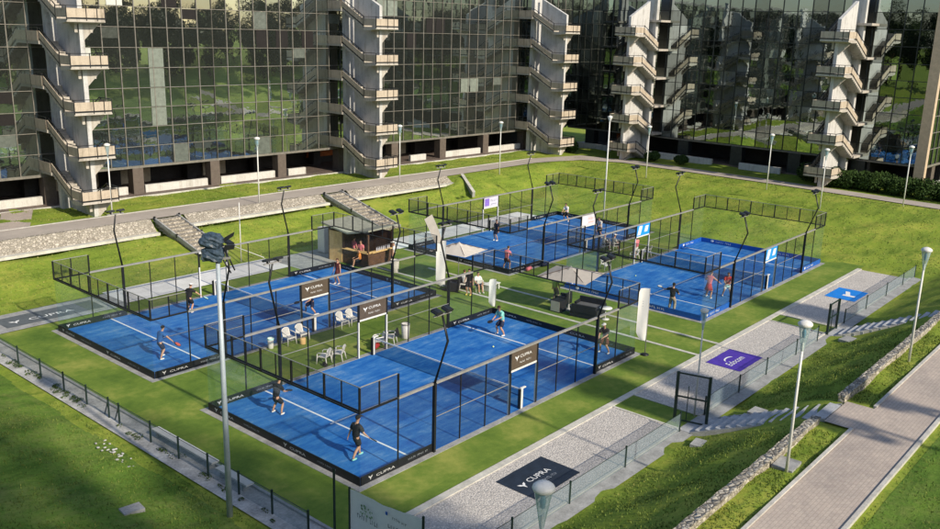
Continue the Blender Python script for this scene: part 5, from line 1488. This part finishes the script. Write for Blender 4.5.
# far woods all round (seen mirrored in the glass, and casting the shade on the banks)
cs = []
rt = random.Random(11)
def tree_at(x, y, hh, w, lo=.38, nk=7):
    z = h1(x, y)
    for k in range(nk):
        a = rt.uniform(0, 6.28); q = rt.uniform(0, .55) * w
        cs.append((x + q * math.cos(a), y + q * math.sin(a), z + hh * rt.uniform(lo, .85), w * rt.uniform(.35, .6), w * rt.uniform(.35, .6), hh * rt.uniform(.14, .24)))
    trunks.append((x, y, z, hh))
trunks = []
for i in range(52):
    x = -60 + i * 3.9 + rt.uniform(-1.5, 1.5)
    tree_at(x, -54 + rt.uniform(-6, 6), rt.uniform(10, 14), rt.uniform(3.4, 5.0), .22)
    tree_at(x + 2, -66 + rt.uniform(-6, 6), rt.uniform(12, 16), rt.uniform(4, 5.5), .3)
for i in range(34):
    y = -70 + i * 4.4 + rt.uniform(-2, 2)
    tree_at(-58 + rt.uniform(-5, 5), y, rt.uniform(14, 19), rt.uniform(3.4, 5))
    tree_at(-72 + rt.uniform(-5, 5), y, rt.uniform(16, 21), rt.uniform(3.8, 5.4))
for x, y, hh in ((-21, -41, 33), (-17.5, -39, 34), (-14, -42, 34), (-10.5, -39, 33), (-7, -41, 32), (-4.5, -39.5, 24)):  # unseen tall trees, added behind the camera to shade the left bank
    tree_at(x + rt.uniform(-1, 1), y, hh, rt.uniform(2.6, 3.8))
for x, y, hh in ((13.5, -29, 15.5), (16.5, -30, 15.2), (33, -30, 15.5)):  # unseen trees with raised crowns, added to shade the bank and stairs
    tree_at(x, y, hh, 2.3, .66, 5)
V, F = leaf_cloud(cs, 190, .38, 3)
m = cloud_obj('woodland', V, F, MAT['tree_leaves']); tag(m, 'dark woodland on the hillside mirrored in the glass facades', 'woodland', kind='stuff')
m = MB()
for x, y, z, hh in trunks: m.tube([(x, y, z - .3), (x + .1, y, z + hh * .7)], [.22, .08], 6)
o = m.build('trunks', MAT['wood_brown'], bpy.data.objects['woodland']); o['kind'] = 'stuff'

# loose grass blades on the near banks
def blades_obj():
    r = np.random.default_rng(2); P = []
    def area(x0, x1, y0, y1, n): P.append(np.stack([r.uniform(x0, x1, n), r.uniform(y0, y1, n)], -1))
    area(-14, -4.2, -3, 16, 26000); area(-6, 30, -11.8, -7.2, 26000); area(-4, 34, -13.15, -12.2, 9000); area(0, 30, -22, -15.8, 15000)
    nb = sum(len(q) for q in P)
    area(50, 71, -8, 38, 20000); area(-2, 50, 30.6, 37.6, 11000); area(0, 66, 42, 48.5, 9000)
    P = np.concatenate(P); big = np.arange(len(P)) >= nb
    keep = np.sin(P[:, 0] * 1.7 + np.sin(P[:, 1] * 1.3) * 2) * np.sin(P[:, 1] * 1.1 + P[:, 0] * .4) > r.uniform(-1.2, .9, len(P)); P = P[keep]; big = big[keep]
    st = ~((P[:, 0] > 13.0) & (P[:, 0] < 16.9) & (P[:, 1] > -13.5) & (P[:, 1] < 45)); st |= (P[:, 1] > 0) & (P[:, 1] < 31); P = P[st]; big = big[st]
    st = ~((P[:, 0] > 30.6) & (P[:, 0] < 35.4) & (P[:, 1] > -13.5) & (P[:, 1] < 41)); st |= (P[:, 1] > 0) & (P[:, 1] < 31); P = P[st]; big = big[st]
    n = len(P); z = Hn(P[:, 0], P[:, 1])
    a = r.uniform(0, 6.28, n); w = r.uniform(.012, .03, n); hh = r.uniform(.04, .11, n) * np.where(big, 1.0, 1); w = w * np.where(big, 1.9, 1); l = r.uniform(-.05, .05, (n, 2))
    v0 = np.stack([P[:, 0] - np.cos(a) * w, P[:, 1] - np.sin(a) * w, z], -1); v1 = np.stack([P[:, 0] + np.cos(a) * w, P[:, 1] + np.sin(a) * w, z], -1)
    v2 = np.stack([P[:, 0] + l[:, 0], P[:, 1] + l[:, 1], z + hh], -1)
    V = np.stack([v0, v1, v2], 1).reshape(-1, 3); F = np.arange(3 * n).reshape(-1, 3)
    o = cloud_obj('grass', V, F, MAT['grass_blades']); tag(o, 'short uneven grass growing on the near banks', 'grass', kind='stuff')
    at = o.data.attributes.new('tone', 'FLOAT', 'FACE'); at.data.foreach_set('value', np.where(big, r.beta(2.2, 1.2, n), r.beta(1.6, 2.2, n)).astype(np.float32))
blades_obj()
# weeds along the channel
cs = []
for i in range(60):
    y = rr.uniform(-4, 24); cs.append((-3.55 + rr.gauss(0, .12), y, .04, rr.uniform(.06, .2), rr.uniform(.08, .3), rr.uniform(.04, .12)))
V, F = leaf_cloud(cs, 50, .035, 9); tag(cloud_obj('weeds', V, F, MAT['weed_leaves']), 'weeds growing along the left fence channel', 'weeds', kind='stuff')

# ------------------------------------------------------------------ camera, light, render settings
cam = bpy.data.cameras.new('camera'); co = bpy.data.objects.new('camera', cam); COL.objects.link(co); scene.camera = co
yaw, pit, rol = .7068, -.2594, .0272
d = Vector((math.cos(pit) * math.cos(yaw), math.cos(pit) * math.sin(yaw), math.sin(pit)))
r_ = Vector((math.sin(yaw), -math.cos(yaw), 0)); u_ = r_.cross(d)
Rv = r_ * math.cos(rol) + u_ * math.sin(rol); Uv = u_ * math.cos(rol) - r_ * math.sin(rol)
M = Matrix((Rv, Uv, -d)).transposed().to_4x4(); M.translation = Vector((-20.453, -22.6346, 16.8487)); co.matrix_world = M
cam.sensor_width = 36; cam.lens = 886.5752 / 940 * 36; cam.clip_start = .5; cam.clip_end = 3000

SUN_EL, SUN_AZ = 31.0, 184.0      # azimuth measured from +Y clockwise
sd = Vector((math.sin(R(SUN_AZ)) * math.cos(R(SUN_EL)), math.cos(R(SUN_AZ)) * math.cos(R(SUN_EL)), math.sin(R(SUN_EL))))
sun = bpy.data.lights.new('sun', 'SUN'); so = bpy.data.objects.new('sun', sun); COL.objects.link(so)
sun.energy = 5.0; sun.angle = R(1.2); sun.color = (1.0, .90, .73)
so.rotation_euler = (-sd).to_track_quat('-Z', 'Y').to_euler(); so.location = sd * 100
w = bpy.data.worlds.new('World'); scene.world = w; w.use_nodes = True
t = w.node_tree; t.nodes.clear()
sk = t.nodes.new('ShaderNodeTexSky'); sk.sky_type = 'NISHITA'; sk.sun_disc = False; sk.sun_elevation = R(SUN_EL); sk.sun_rotation = R(SUN_AZ)
bg = t.nodes.new('ShaderNodeBackground'); bg.inputs['Strength'].default_value = .15
ow = t.nodes.new('ShaderNodeOutputWorld'); t.links.new(sk.outputs[0], bg.inputs[0]); t.links.new(bg.outputs[0], ow.inputs[0])

scene.view_settings.view_transform = 'Standard'; scene.view_settings.look = 'None'; scene.view_settings.exposure = 0; scene.view_settings.gamma = 1
cy = scene.cycles
cy.max_bounces = 6; cy.diffuse_bounces = 2; cy.glossy_bounces = 4; cy.transmission_bounces = 4; cy.transparent_max_bounces = 40
cy.caustics_reflective = False; cy.caustics_refractive = False
cy.use_denoising = True
try: cy.denoiser = 'OPENIMAGEDENOISE'
except Exception: pass
